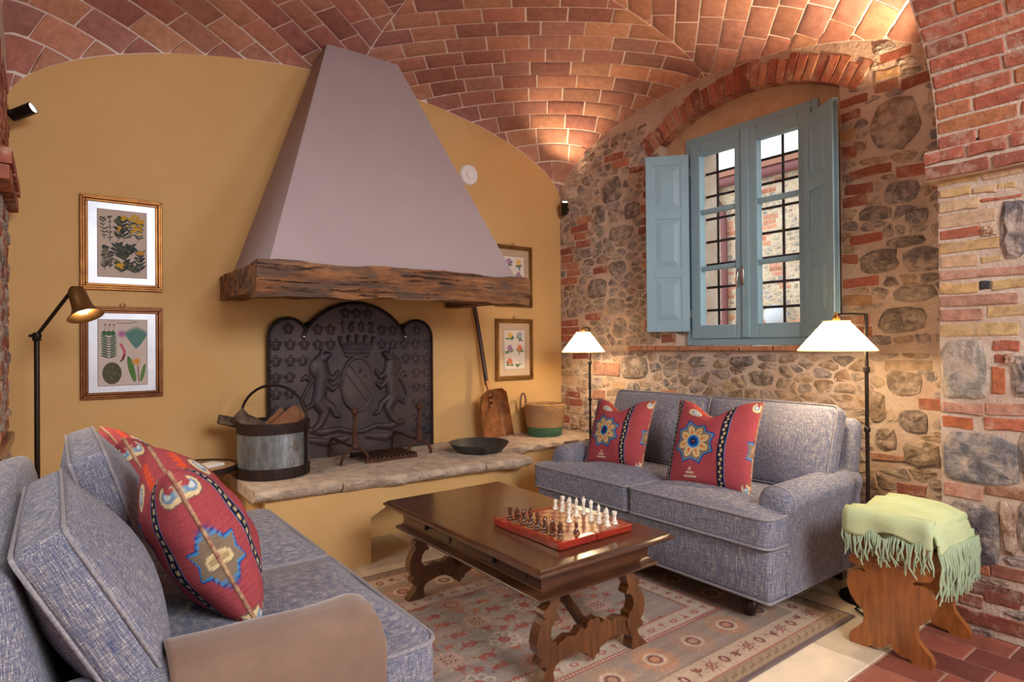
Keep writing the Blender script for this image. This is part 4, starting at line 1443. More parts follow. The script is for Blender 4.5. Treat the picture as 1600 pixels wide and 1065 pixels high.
def log(p0, p1, r, seed, mat, label, flat=False):
    a, b = Vector(p0), Vector(p1)
    d = (b - a)
    n_, seg = (7, 8) if flat else (11, 8)
    ax = d.normalized()
    up = ax.orthogonal().normalized()
    w = ax.cross(up)
    m = MB()
    v, f = [], []
    for i in range(seg + 1):
        for k in range(n_):
            an = 2 * PI * k / n_ + seed
            c = a + d * i / seg
            rr_ = r * (1 + 0.35 * noise.noise(Vector((math.cos(an) * 2, math.sin(an) * 2, i * 0.5 + seed * 3))))
            v.append((c + (up * math.cos(an) + w * math.sin(an) * (0.75 if flat else 1)) * rr_)[:])
    for i in range(seg):
        for k in range(n_):
            f.append((i * n_ + k, i * n_ + (k + 1) % n_, (i + 1) * n_ + (k + 1) % n_, (i + 1) * n_ + k))
    f.append(tuple(range(n_ - 1, -1, -1)))
    f.append(tuple(range(seg * n_, (seg + 1) * n_)))
    m.add(v, f)
    tag(obj('firewood_log', m, mat, None, 35), label, 'log', 'logs in the tin bucket')
bx_, by_, bz_ = 1.07, 3.86, 0.524
log((bx_ - 0.20, by_ + 0.06, bz_ + 0.37), (bx_ + 0.10, by_ - 0.06, bz_ + 0.10), 0.048, 0.4, bark, 'grey bark log leaning out of the left side of the bucket')
log((bx_ - 0.29, by_ + 0.09, bz_ + 0.345), (bx_ + 0.02, by_ + 0.11, bz_ + 0.26), 0.034, 1.9, bark, 'pointed dark log sticking out furthest left of the bucket', True)
log((bx_ + 0.155, by_ - 0.02, bz_ + 0.365), (bx_ - 0.05, by_ - 0.05, bz_ + 0.235), 0.06, 2.3, splitw, 'reddish split log resting at the right of the bucket', True)
log((bx_ + 0.09, by_ + 0.07, bz_ + 0.37), (bx_ - 0.08, by_ + 0.10, bz_ + 0.19), 0.045, 3.1, splitw, 'split log at the back of the bucket behind the reddish one', True)

# ------------------------------------------------------------------ pan, shovel, basket
pan = thing('iron_pan', 'shallow round dark iron pan with a small ring', 'pan', (2.485, 3.715, 0.527))
obj('dish', MB().lathe([(0.001, 0.004), (0.165, 0.004), (0.215, 0.062), (0.222, 0.062), (0.218, 0.055), (0.17, 0.0), (0.001, 0.0)], 40, cap=False), M_plain('grey_pan_iron', S(88, 86, 84), 0.5, 0.6, col2=S(58, 54, 52), nscale=12), pan, 40)
ring = [(-0.093 + 0.016 * math.cos(a), -0.185 , 0.03 + 0.016 * math.sin(a)) for a in np.linspace(0, 2 * PI, 14)[:-1]]
obj('ring', MB().tube(ring, 0.004, 6, True), MT['iron'], pan, 60)
sh = thing('bread_shovel', 'long-handled copper-brown shovel leaning on the yellow wall', 'shovel', (2.90, 4.12, 0.53))
copper = M_plain('worn_copper_blade', S(196, 134, 86), 0.38, 0.6, col2=S(112, 74, 50), nscale=10, bmp=0.3, bscale=25, bdist=0.006)
Msh = Matrix.Rotation(math.radians(-5.5), 4, 'X') @ Matrix.Rotation(math.radians(-6.0), 4, 'Y')
bl = MB()
prof_w = [(0.0, 0.160), (0.12, 0.160), (0.28, 0.152), (0.36, 0.13), (0.40, 0.065)]
NB = 14
v, f = [], []
for i, (z, hw) in enumerate(prof_w):
    for k in range(NB + 1):
        s = -1 + 2 * k / NB
        lip = max(0.0, (abs(s) - 0.62) / 0.38) ** 1.5
        v.append((hw * s * (1 - 0.10 * lip), -0.02 - 0.075 * lip - 0.05 * max(0, (z - 0.30) / 0.1) ** 1.5, z))
        v.append((hw * s * (1 - 0.10 * lip) * 1.015, -0.012 - 0.075 * lip - 0.05 * max(0, (z - 0.30) / 0.1) ** 1.5, z))
W_ = 2 * (NB + 1)
for i in range(len(prof_w) - 1):
    for k in range(NB):
        a = i * W_ + 2 * k
        f.append((a, a + 2, a + 2 + W_, a + W_))
        f.append((a + 1, a + 1 + W_, a + 3 + W_, a + 3))
for i in range(len(prof_w) - 1):
    for k in (0, NB):
        a = i * W_ + 2 * k
        f.append((a, a + W_, a + W_ + 1, a + 1))
for i in (0, len(prof_w) - 1):
    for k in range(NB):
        a = i * W_ + 2 * k
        f.append((a, a + 1, a + 3, a + 2))
bl.add(v, f, Msh)
obj('blade', bl, copper, sh, 60)
obj('socket', MB().tube([Msh @ Vector((0, -0.03, 0.25)), Msh @ Vector((0, -0.035, 0.40)), Msh @ Vector((0, -0.02, 0.47))], [0.012, 0.016, 0.019], 10), copper, sh, 60)
obj('rivet', MB().ball(Msh @ Vector((0, -0.045, 0.29)), 0.012, 8).ball(Msh @ Vector((0, -0.05, 0.335)), 0.012, 8), MT['iron'], sh, 60)
obj('shaft', MB().tube([Msh @ Vector((0, -0.02, 0.44)), Msh @ Vector((0.003, -0.015, 0.8)), Msh @ Vector((0, -0.005, 1.22))], [0.019, 0.018, 0.017], 10), M_wood('shovel_shaft_wood', S(58, 38, 28), S(104, 74, 54), 0.55, (20, 20, 2)), sh, 60)
bs = thing('woven_basket', 'round woven straw basket with a green base band and loop handles', 'basket', (3.37, 4.02, 0.523))
def M_weave(name, c1, c2):
    m, nt, b = new_mat(name)
    wv = node(nt, 'ShaderNodeTexWave', bands_direction='Z')
    wv.inputs['Scale'].default_value = 22
    wv.inputs['Distortion'].default_value = 3.0
    wv.inputs['Detail Scale'].default_value = 3.0
    nt.links.new(coords(nt), wv.inputs['Vector'])
    n_ = noise_tex(nt, coords(nt, (60, 60, 20)), 1.0, 3)
    c = mixc(nt, n_, c1, c2)
    c = mixc(nt, ramp(nt, wv.outputs['Fac'], [(0.0, (0.6, 0.6, 0.6, 1)), (0.5, (0, 0, 0, 1))]), c, mixc(nt, 0.6, c, (0.02, 0.015, 0.01, 1)))
    nt.links.new(c, b.inputs['Base Color'])
    b.inputs['Roughness'].default_value = 0.85
    bump(nt, b, wv.outputs['Fac'], 0.8, 0.006)
    return m
straw, greens = M_weave('straw_weave', S(206, 164, 112), S(170, 120, 80)), M_weave('green_straw_weave', S(86, 132, 96), S(56, 100, 74))
bkp = lambda z: 0.135 + 0.034 * (z / 0.27) ** 0.8
rows_z = np.linspace(0.0, 0.27, 19)
def coil(z0, z1):
    m = MB()
    for za, zb2 in zip(rows_z[:-1], rows_z[1:]):
        zm = (za + zb2) / 2
        if z0 <= zm < z1:
            m.tube([(bkp(zm) * math.cos(t), bkp(zm) * math.sin(t), zm) for t in np.linspace(0, 2 * PI, 41)[:-1]], 0.0088, 6, True)
    return m
obj('base_band', coil(-1, 0.078).lathe([(0.001, 0.001), (0.13, 0.001), (0.138, 0.078)], 32, cap=False), greens, bs, 60)
obj('straw_body', coil(0.078, 1).lathe([(0.135, 0.07), (0.165, 0.265)], 32, cap=False), straw, bs, 60)
dh2 = (math.cos(YAW + 0.1), -math.sin(YAW + 0.1))
leather = M_plain('dark_leather', S(112, 82, 62), 0.6)
for s in (-1, 1):
    px0, py0 = dh2[0] * s * 0.185, dh2[1] * s * 0.185
    tx, ty_ = -dh2[1] * 0.8 + dh2[0] * 0.6, dh2[0] * 0.8 + dh2[1] * 0.6
    pts = [(px0 + tx * 0.035 * math.cos(a), py0 + ty_ * 0.035 * math.cos(a), 0.27 + 0.085 * math.sin(a)) for a in np.linspace(0, PI, 11)]
    pts = [(px0 + tx * 0.035, py0 + ty_ * 0.035, 0.21)] + pts + [(px0 - tx * 0.035, py0 - ty_ * 0.035, 0.21)]
    obj('handle', MB().tube(pts, 0.009, 7), leather, bs, 60)

# ------------------------------------------------------------------ painted surfaces (rug, cushions, prints)
class Canvas:
    def __init__(self, w, h, nx, ny, base):
        self.nx, self.ny = nx, ny
        self.X, self.Y = np.meshgrid(np.linspace(0, w, nx), np.linspace(0, h, ny), indexing='ij')
        self.c = np.tile(np.array(base[:3], float), (nx, ny, 1))
        self.dx, self.dy = w / (nx - 1), h / (ny - 1)
    def win(self, x0, x1, y0, y1):
        i0, i1 = max(0, int(x0 / self.dx) - 1), min(self.nx, int(x1 / self.dx) + 2)
        j0, j1 = max(0, int(y0 / self.dy) - 1), min(self.ny, int(y1 / self.dy) + 2)
        return slice(i0, max(i0, i1)), slice(j0, max(j0, j1))
    def put(self, s, mask, col, a=1.0):
        c = np.array(col[:3])
        self.c[s][mask] = self.c[s][mask] * (1 - a) + c * a
    def rect(self, x0, x1, y0, y1, col, a=1.0):
        s = self.win(x0, x1, y0, y1)
        X, Y = self.X[s], self.Y[s]
        self.put(s, (X >= x0) & (X <= x1) & (Y >= y0) & (Y <= y1), col, a)
    def ell(self, cx, cy, rx, ry, col, ang=0.0, a=1.0, hole=None):
        R = max(rx, ry)
        s = self.win(cx - R, cx + R, cy - R, cy + R)
        X, Y = self.X[s] - cx, self.Y[s] - cy
        ca, sa = math.cos(ang), math.sin(ang)
        d = ((X * ca + Y * sa) / rx) ** 2 + ((-X * sa + Y * ca) / ry) ** 2
        m = d <= 1
        if hole:
            m &= d >= hole * hole
        self.put(s, m, col, a)
    def line(self, pts, w, col, a=1.0):
        for (p, q) in zip(pts[:-1], pts[1:]):
            s = self.win(min(p[0], q[0]) - w, max(p[0], q[0]) + w, min(p[1], q[1]) - w, max(p[1], q[1]) + w)
            X, Y = self.X[s], self.Y[s]
            dx, dy = q[0] - p[0], q[1] - p[1]
            t = np.clip(((X - p[0]) * dx + (Y - p[1]) * dy) / (dx * dx + dy * dy + 1e-12), 0, 1)
            self.put(s, np.hypot(X - p[0] - t * dx, Y - p[1] - t * dy) <= w / 2, col, a)
    def poly(self, pts, col, a=1.0):
        xs_, ys_ = [p[0] for p in pts], [p[1] for p in pts]
        s = self.win(min(xs_), max(xs_), min(ys_), max(ys_))
        X, Y = self.X[s], self.Y[s]
        ins_ = np.zeros(X.shape, bool)
        for (x0, y0), (x1, y1) in zip(pts, pts[1:] + pts[:1]):
            if y0 == y1:
                continue
            cr = ((Y < y0) != (Y < y1)) & (X < (x1 - x0) * (Y - y0) / (y1 - y0) + x0)
            ins_ ^= cr
        self.put(s, ins_, col, a)
    def colors(self):
        return np.concatenate([self.c.reshape(-1, 3), np.ones((self.nx * self.ny, 1))], 1)
    def faces(self):
        idx = np.arange(self.nx * self.ny).reshape(self.nx, self.ny)
        return np.stack([idx[:-1, :-1], idx[1:, :-1], idx[1:, 1:], idx[:-1, 1:]], -1).reshape(-1, 4)

def leaf(cv, x, y, L, ang, col, k=0.28, a=1.0):
    cv.ell(x + math.cos(ang) * L / 2, y + math.sin(ang) * L / 2, L / 2, L * k / 2, col, ang, a)

# ------------------------------------------------------------------ framed botanical prints
def framed(x0, x1, z0, z1, label, paint, paper, mat_col, frame_mat, mat_w, hook=True):
    w, h = x1 - x0, z1 - z0
    t = thing('framed_print', label, 'picture', ((x0 + x1) / 2, YW - 0.001, z0), 0, 'framed botanical prints on the yellow wall')
    fw = 0.038
    m = MB()
    for (a, d_) in ((0.0, 0.022), (0.011, 0.030), (0.024, 0.020)):
        b = fw - (0.024 - a) * 0.0 if a == 0.024 else a + 0.013
        for (ax0, ax1, az0, az1) in ((-w / 2 + a, w / 2 - a, a, b), (-w / 2 + a, w / 2 - a, h - b, h - a), (-w / 2 + a, -w / 2 + b, b, h - b), (w / 2 - b, w / 2 - a, b, h - b)):
            m.bbox(ax0, ax1, -d_, 0, az0, az1, 0.003, 1)
    obj('frame', m, frame_mat, t, 40)
    o = obj('mount', MB().box(-w / 2 + fw - 0.004, w / 2 - fw + 0.004, -0.012, -0.002, fw - 0.004, h - fw + 0.004), mat_col, t)
    pw, ph = w - 2 * (fw + mat_w[0]), h - 2 * (fw + mat_w[1])
    nx, ny = int(pw / 0.0014), int(ph / 0.0014)
    cv = Canvas(pw, ph, nx, ny, paper)
    cv.rect(0, pw, 0, ph, S(150, 132, 120))
    cv.rect(0.003, pw - 0.003, 0.003, ph - 0.003, paper)
    paint(cv, pw, ph)
    V = np.stack([cv.X - pw / 2, np.full(cv.X.shape, -0.0135), cv.Y + fw + mat_w[1]], -1).reshape(-1, 3)
    obj('print', build_mesh('print', V, cv.faces(), cv.colors()), MT['print'], t)
    if hook:
        rg = [(0.012 * math.cos(a), -0.004, h + 0.010 + 0.012 * math.sin(a)) for a in np.linspace(0, 2 * PI, 11)[:-1]]
        obj('hanging_ring', MB().tube(rg, 0.003, 6, True), MT['brass'], t)
rb = random.Random(2)
G1, G2, G3, YL, BRN = S(66, 74, 62), S(52, 62, 64), S(92, 96, 72), S(200, 156, 52), S(88, 76, 62)
def sprig(cv, x, y, hgt, n, col, bl, flower=None, spread=0.6):
    top = (x + rb.uniform(-0.1, 0.1) * hgt, y + hgt)
    cv.line([(x, y), top], 0.003, BRN)
    for k in range(n):
        t = 0.12 + 0.85 * k / n
        bx, by = x + (top[0] - x) * t, y + hgt * t
        for s in (-1, 1):
            leaf(cv, bx, by, bl * rb.uniform(0.7, 1.2), PI / 2 + s * rb.uniform(0.5, 1.0) * spread * 1.6, col if rb.random() < 0.7 else G3, rb.uniform(0.22, 0.36))
    if flower:
        for k in range(4):
            cv.ell(top[0] + rb.uniform(-.25, .25) * bl * 2, top[1] - rb.uniform(0, .5) * bl, bl * 0.32, bl * 0.26, flower)
def paint_meadow(cv, w, h):
    for (x, y, hg, n, bl, fl) in ((0.14, 0.56, 0.32, 5, 0.022, BRN), (0.25, 0.53, 0.37, 4, 0.018, S(70, 60, 60)), (0.42, 0.54, 0.34, 10, 0.036, G3), (0.54, 0.55, 0.36, 11, 0.034, YL), (0.66, 0.60, 0.30, 7, 0.024, YL), (0.82, 0.55, 0.34, 8, 0.034, YL),
                                  (0.14, 0.10, 0.36, 14, 0.024, G2), (0.25, 0.12, 0.26, 11, 0.02, G2), (0.38, 0.33, 0.16, 6, 0.036, None), (0.52, 0.24, 0.25, 9, 0.048, None), (0.66, 0.34, 0.16, 6, 0.034, None), (0.48, 0.07, 0.15, 6, 0.046, YL), (0.64, 0.10, 0.14, 5, 0.036, None), (0.84, 0.08, 0.34, 10, 0.036, S(190, 140, 60)), (0.74, 0.07, 0.12, 5, 0.034, None)):
        sprig(cv, x * w, y * h, hg * h, n, rb.choice((G1, G2)), bl, fl, 0.8)
    for k in range(16):
        cv.ell(w * rb.uniform(0.66, 0.94), h * rb.uniform(0.66, 0.94), 0.010, 0.008, rb.choice((YL, S(214, 170, 70))))
    for k in range(6):
        cv.ell(w * rb.uniform(0.36, 0.66), h * rb.uniform(0.7, 0.9), 0.008, 0.006, YL)
def paint_cactus(cv, w, h):
    cv.line([(0.38 * w, 0.95 * h), (0.6 * w, 0.94 * h), (0.8 * w, 0.97 * h)], 0.003, BRN)
    for x in (0.13, 0.22, 0.3):
        cv.line([(x * w, 0.80 * h), ((x + 0.02) * w, 0.92 * h)], 0.002, BRN)
        cv.ell((x + 0.02) * w, 0.92 * h, 0.006, 0.004, BRN)
        cv.ell((x + 0.0) * w, 0.79 * h, 0.013, 0.015, S(70, 104, 76))
    for k in range(9):
        y = (0.42 + 0.036 * k) * h
        for s in (-1, 1):
            leaf(cv, 0.22 * w, y, 0.17 * w, PI / 2 + s * 1.15, S(70, 98, 78), 0.24)
    for a in np.linspace(0.2, PI * 2, 12):
        leaf(cv, 0.48 * w, 0.78 * h, 0.10 * w, a, S(178, 112, 158), 0.25)
    cv.line([(0.46 * w, 0.62 * h), (0.52 * w, 0.54 * h), (0.53 * w, 0.47 * h), (0.49 * w, 0.40 * h)], 0.014, S(196, 96, 110))
    cv.line([(0.53 * w, 0.46 * h), (0.49 * w, 0.39 * h), (0.45 * w, 0.37 * h)], 0.008, S(80, 60, 56))
    cv.ell(0.28 * w, 0.19 * h, 0.19 * w, 0.165 * h, S(86, 84, 62))
    for k in range(130):
        a, r_ = rb.uniform(0, 2 * PI), math.sqrt(rb.random())
        cv.ell(0.28 * w + 0.18 * w * r_ * math.cos(a), 0.19 * h + 0.155 * h * r_ * math.sin(a), 0.0035, 0.002, rb.choice((S(60, 60, 44), S(124, 118, 84), S(106, 104, 76))), rb.uniform(0, 3))
    for a in np.linspace(-0.55, 0.55, 11):
        leaf(cv, 0.77 * w, 0.56 * h, (0.34 - 0.08 * abs(a)) * h, PI / 2 - a, S(92, 132, 124), 0.12)
    leaf(cv, 0.74 * w, 0.05 * h, 0.40 * h, PI / 2 + 0.22, S(84, 124, 66), 0.2)
    leaf(cv, 0.86 * w, 0.05 * h, 0.28 * h, PI / 2 - 0.2, S(94, 134, 74), 0.18)
    cv.line([(0.82 * w, 0.06 * h), (0.8 * w, 0.3 * h)], 0.006, S(126, 96, 92))
    for a in np.linspace(0, 2 * PI, 10)[:-1]:
        leaf(cv, 0.77 * w, 0.36 * h, 0.11 * w, a, S(214, 148, 52), 0.26)
def paint_pairs(seed):
    def f(cv, w, h):
        r = random.Random(seed)
        pal = [S(214, 150, 158), S(232, 190, 110), S(226, 214, 206), S(160, 120, 160), S(220, 120, 90), S(150, 164, 190)]
        for i in range(3):
            for j in range(2):
                cx, cy = w * (0.27 + 0.46 * j), h * (0.17 + 0.33 * i)
                for k in range(7):
                    leaf(cv, cx, cy - 0.02, r.uniform(0.03, 0.055), r.uniform(0, 2 * PI), r.choice((S(96, 130, 84), S(120, 146, 96), S(84, 112, 92))), 0.34)
                c = r.choice(pal)
                for k in range(6):
                    leaf(cv, cx, cy + 0.012, 0.032, k * PI / 3 + r.uniform(-.2, .2), c, 0.55)
                cv.ell(cx, cy + 0.012, 0.006, 0.006, S(210, 160, 70))
    return f
gold1 = M_plain('gilt_frame', S(168, 112, 48), 0.38, 0.55, col2=S(116, 66, 30), nscale=10)
gold2 = M_plain('brown_gilt_frame', S(140, 86, 44), 0.4, 0.5, col2=S(96, 54, 28), nscale=10)
gold3 = M_plain('antique_gold_frame', S(160, 118, 60), 0.4, 0.6, col2=S(120, 84, 44), nscale=8)
silver = M_plain('silver_leaf_mount', S(226, 230, 238), 0.35, 0.25, col2=S(206, 212, 224), nscale=9)
goldm = M_plain('champagne_mount', S(206, 184, 158), 0.4, 0.3)
framed(0.117, 0.527, 1.637, 2.184, 'gilt-framed meadow flower print hanging above the cactus print', paint_meadow, S(196, 178, 164), silver, gold1, (0.043, 0.038), False)
framed(0.117, 0.527, 1.005, 1.541, 'brown-gilt framed print of cactus and aloe behind the reading lamp', paint_cactus, S(206, 190, 180), silver, gold2, (0.043, 0.036))
framed(3.01, 3.418, 1.628, 2.165, 'gold-framed flower print half hidden behind the hood beam', paint_pairs(4), S(226, 216, 204), goldm, gold3, (0.05, 0.055))
framed(3.012, 3.42, 0.990, 1.523, 'gold-framed print of six flowers hanging above the straw basket', paint_pairs(8), S(226, 216, 204), goldm, gold3, (0.05, 0.055))

# ------------------------------------------------------------------ small wall fittings
sd_ = thing('smoke_detector', 'round white smoke detector on the yellow wall', 'smoke detector', (2.757, YW, 2.712))
Mx = Matrix.Rotation(PI / 2, 4, 'X')
obj('cover', MB().lathe([(0.086, 0.0), (0.086, 0.012), (0.078, 0.022), (0.04, 0.026), (0.001, 0.026)], 36, M=Mx), MT['white'], sd_, 40)
obj('sensor_cap', MB().lathe([(0.034, 0.024), (0.034, 0.038), (0.03, 0.042), (0.001, 0.042)], 24, M=Mx), MT['white'], sd_, 40)
ot = thing('wall_socket', 'white wall socket plate low on the yellow wall', 'socket', (0.185, YW, 0.69))
obj('plate', MB().bbox(-0.062, 0.062, -0.008, 0, 0, 0.085, 0.003), MT['white'], ot)
obj('outlet', MB().bbox(-0.024, 0.024, -0.011, -0.007, 0.02, 0.065, 0.002), MT['white'], ot)
obj('outlet_holes', MB().box(-0.003, 0.003, -0.0125, -0.011, 0.03, 0.036).box(-0.003, 0.003, -0.0125, -0.011, 0.04, 0.046).box(-0.003, 0.003, -0.0125, -0.011, 0.05, 0.056), MT['black'], ot)
ledge = thing('wooden_ledge', 'short wooden ledge on the left wall behind the sofa', 'shelf', (XL, 3.6, 0.86))
obj('board', MB().bbox(0.0, 0.035, -0.55, 0.42, -0.025, 0.02, 0.004), MT['darkwood'], ledge)
obj('bracket', MB().prism([(0.0, -0.025), (0.03, -0.025), (0.0, -0.12)], 0.1, 0.13, 'XZ'), MT['darkwood'], ledge)
def uplight(loc, aim, label, power):
    t = thing('wall_spotlight', label, 'spotlight', loc, 0, 'small black wall spotlights')
    d = Vector(aim).normalized()
    M = d.to_track_quat('Z', 'Y').to_matrix().to_4x4()
    obj('housing', MB().lathe([(0.026, -0.06), (0.03, -0.055), (0.03, 0.06), (0.026, 0.06), (0.026, 0.045), (0.001, 0.045)], 20, M=M), MT['black'], t, 40)
    obj('lens', MB().lathe([(0.025, 0.048), (0.025, 0.052), (0.001, 0.053)], 20, M=M), M_emit('spot_lens_glow', (1.0, 0.86, 0.66, 1), 9.0), t)
    side = Vector((0.06 if loc[0] > 2 else -0.06, 0, -0.01))
    obj('mount', MB().tube([(0, 0, -0.01), side[:]], 0.012, 8), MT['black'], t)
    L = bpy.data.lights.new('spot_beam', 'SPOT')
    L.energy, L.color, L.spot_size, L.spot_blend, L.shadow_soft_size = power, (1.0, 0.74, 0.46), math.radians(72), 0.9, 0.02
    lo = bpy.data.objects.new('spot_beam', L)
    COL.objects.link(lo)
    lo.parent = t
    lo.location = d * 0.075
    lo.rotation_euler = d.to_track_quat('-Z', 'Y').to_euler()
uplight((XL + 0.07, 4.06, 2.535), (0.72, -0.50, 0.36), 'small black spotlight at the top of the left wall', 5)
uplight((XW - 0.05, 4.13, 2.54), (-0.27, -0.38, 0.71), 'small black spotlight in the corner beside the stone wall', 26)
uplight((XW - 0.09, 1.125, 2.5), (-0.22, 0.52, 0.62), 'small black spotlight hidden behind the brick pier', 75)

# ------------------------------------------------------------------ rug
RX0, RX1, RY0, RY1 = 0.40, 3.01, 1.335, 3.215
RW, RH = RX1 - RX0, RY1 - RY0
cv = Canvas(RW, RH, int(RW / 0.006), int(RH / 0.006), S(172, 158, 146))
rr_ = random.Random(17)
R_, DR, CRM, TANR, GRB, PUR, PCH = S(170, 84, 76), S(132, 62, 60), S(208, 190, 172), S(178, 152, 126), S(146, 142, 146), S(104, 88, 92), S(200, 142, 112)
# field, mottled from grey-blue to sand
for k in range(260):
    cv.ell(rr_.uniform(0, RW), rr_.uniform(0, RH), rr_.uniform(0.1, 0.5), rr_.uniform(0.02, 0.07), rr_.choice((GRB, S(180, 162, 146), S(158, 150, 146), S(186, 166, 150))), 0, 0.35)
def rosette(x, y, r, c1, c2, n=12, ring=True):
    for k in range(n):
        a = 2 * PI * k / n
        cv.line([(x + r * .5 * math.cos(a), y + r * .5 * math.sin(a)), (x + r * math.cos(a), y + r * math.sin(a))], r * 0.2, c1, 0.85)
    if ring:
        cv.ell(x, y, r * .55, r * .55, c2, 0, 0.9, 0.72)
    cv.ell(x, y, r * .22, r * .22, c1)
def tulip(x, y, s, a, c):
    for d in (-0.7, 0, 0.7):
        leaf(cv, x, y, s, a + d, c, 0.42, 0.9)
    leaf(cv, x, y, s * 0.9, a + PI, c, 0.25, 0.9)
def knot(x, y, s, c1, c2):
    for k in (-2, -1, 0, 1, 2):
        e = s * (1 - 0.12 * abs(k))
        cv.line([(x - e, y + k * s * .36), (x + e, y + k * s * .36)], s * .16, c1, 0.9)
        cv.line([(x + k * s * .36, y - e), (x + k * s * .36, y + e)], s * .16, c1, 0.9)
    for i in (-1, 0, 1):
        for j in (-1, 0, 1):
            cv.ell(x + i * s * .36, y + j * s * .36, s * .1, s * .1, c2)
def flower8(x, y, s, c1, c2):
    for k in range(8):
        a = 2 * PI * k / 8
        cv.ell(x + s * .62 * math.cos(a), y + s * .62 * math.sin(a), s * .36, s * .3, c1, a, 0.9, 0.62)
    cv.ell(x, y, s * .36, s * .36, c2, 0, 1, 0.5)
    cv.ell(x, y, s * .14, s * .14, c2)
fx0, fy0 = 0.60, 0.60
ix = 0
x = fx0
while x < RW - fx0 + 0.01:
    iy = 0
    y = fy0
    while y < RH - fy0 + 0.01:
        k = (ix + 2 * iy) % 3
        if k == 0:
            knot(x, y, 0.062, S(214, 172, 156), DR)
        elif k == 1:
            flower8(x, y, 0.078, S(216, 196, 182), R_)
        else:
            rosette(x, y, 0.075, PCH, R_)
        for (dx, dy, a) in ((0.11, 0.05, 0.5), (-0.11, 0.05, 2.6), (0.11, -0.06, -0.5), (-0.11, -0.06, -2.6), (0.0, 0.12, 1.57), (0.05, -0.12, -1.2)):
            tulip(x + dx, y + dy, 0.042, a + rr_.uniform(-.3, .3), R_ if rr_.random() < 0.75 else S(186, 108, 88))
        for q in range(5):
            cv.ell(x + rr_.uniform(-.14, .14), y + rr_.uniform(-.14, .14), 0.008, 0.006, rr_.choice((CRM, S(120, 120, 128), PCH)))
        y += 0.225
        iy += 1
    x += 0.285
    ix += 1
def frame_band(a, b, col, al=1.0):
    for (x0, x1, y0, y1) in ((a, RW - a, a, b), (a, RW - a, RH - b, RH - a), (a, b, b, RH - b), (RW - b, RW - a, b, RH - b)):
        cv.rect(x0, x1, y0, y1, col, al)
def along(off, step, fn):
    n = int((RW - 2 * off) / step)
    for k in range(n + 1):
        fn(off + (RW - 2 * off) * k / n, off, k)
        fn(off + (RW - 2 * off) * k / n, RH - off, k)
    n = int((RH - 2 * off) / step)
    for k in range(1, n):
        fn(off, off + (RH - 2 * off) * k / n, k)
        fn(RW - off, off + (RH - 2 * off) * k / n, k)
frame_band(0.0, 0.018, PUR)
frame_band(0.018, 0.075, S(160, 138, 112))
along(0.046, 0.03, lambda x, y, k: leaf(cv, x - 0.012, y - 0.014, 0.04, 0.9 if k % 2 else 0.3, S(128, 110, 92), 0.3))
frame_band(0.075, 0.083, R_)
frame_band(0.083, 0.195, S(204, 180, 156))
def bmotif(x, y, k):
    if k % 3 == 0:
        rosette(x, y, 0.04, R_, DR, 8)
    elif k % 3 == 1:
        cv.ell(x, y, 0.020, 0.026, DR, 0, 1, 0.5)
    else:
        tulip(x, y, 0.036, 0.8 * k, DR)
along(0.139, 0.085, bmotif)
frame_band(0.195, 0.20, S(150, 120, 100))
frame_band(0.20, 0.42, S(166, 148, 134))
for k in range(150):
    s = rr_.randrange(4)
    x_, y_ = (rr_.uniform(0.2, RW - .2), rr_.uniform(0.21, 0.41)) if s == 0 else ((rr_.uniform(0.2, RW - .2), RH - rr_.uniform(0.21, 0.41)) if s == 1 else ((rr_.uniform(0.21, .41), rr_.uniform(0.2, RH - .2)) if s == 2 else (RW - rr_.uniform(0.21, .41), rr_.uniform(0.2, RH - .2))))
    cv.ell(x_, y_, rr_.uniform(0.01, 0.05), 0.008, rr_.choice((GRB, TANR, S(180, 160, 140))), 0, 0.6)
def sun(x, y, k):
    rosette(x, y, 0.092, S(204, 148, 112) if k % 2 else S(188, 150, 124), S(222, 196, 172), 18)
    cv.ell(x, y, 0.03, 0.03, DR, 0, 1, 0.7)
along(0.31, 0.235, sun)
def ladder(a):
    frame_band(a, a + 0.022, CRM)
    frame_band(a, a + 0.005, R_)
    frame_band(a + 0.017, a + 0.022, R_)
    along(a + 0.011, 0.018, lambda x, y, k: cv.ell(x, y, 0.004, 0.008, R_))
ladder(0.42)
frame_band(0.442, 0.525, S(206, 186, 166))
along(0.483, 0.075, lambda x, y, k: (tulip(x, y, 0.026, 1.57 * k, R_) if k % 2 else cv.ell(x, y, 0.02, 0.017, S(186, 110, 92), 0, 1, 0.5)))
ladder(0.525)
# worn, knotted look
ns = np.random.RandomState(4)
cv.c *= (1 + ns.uniform(-0.16, 0.12, (cv.nx, cv.ny, 1)))
cv.c *= (1 + 0.10 * np.sin(cv.Y * 90 + 3 * np.sin(cv.X * 2)) * ns.uniform(0.2, 1, (1, cv.ny)))[..., None]
cv.c = np.clip((cv.c * 0.84 + cv.c.mean(axis=(0, 1)) * 0.16) * 1.0, 0, 1)
rug = thing('oriental_rug', 'faded oriental rug in grey and sand with red motifs under the table', 'rug', (RX0, RY0, 0.0))
V = np.stack([cv.X, cv.Y, np.full(cv.X.shape, 0.011) + ns.uniform(-0.0004, 0.0004, cv.X.shape)], -1).reshape(-1, 3)
obj('pile', build_mesh('pile', V, cv.faces(), cv.colors()), MT['rug'], rug)
obj('backing', MB().box(-0.004, RW + 0.004, -0.004, RH + 0.004, 0.001, 0.010), M_plain('rug_edge', S(110, 96, 94), 0.95), rug)

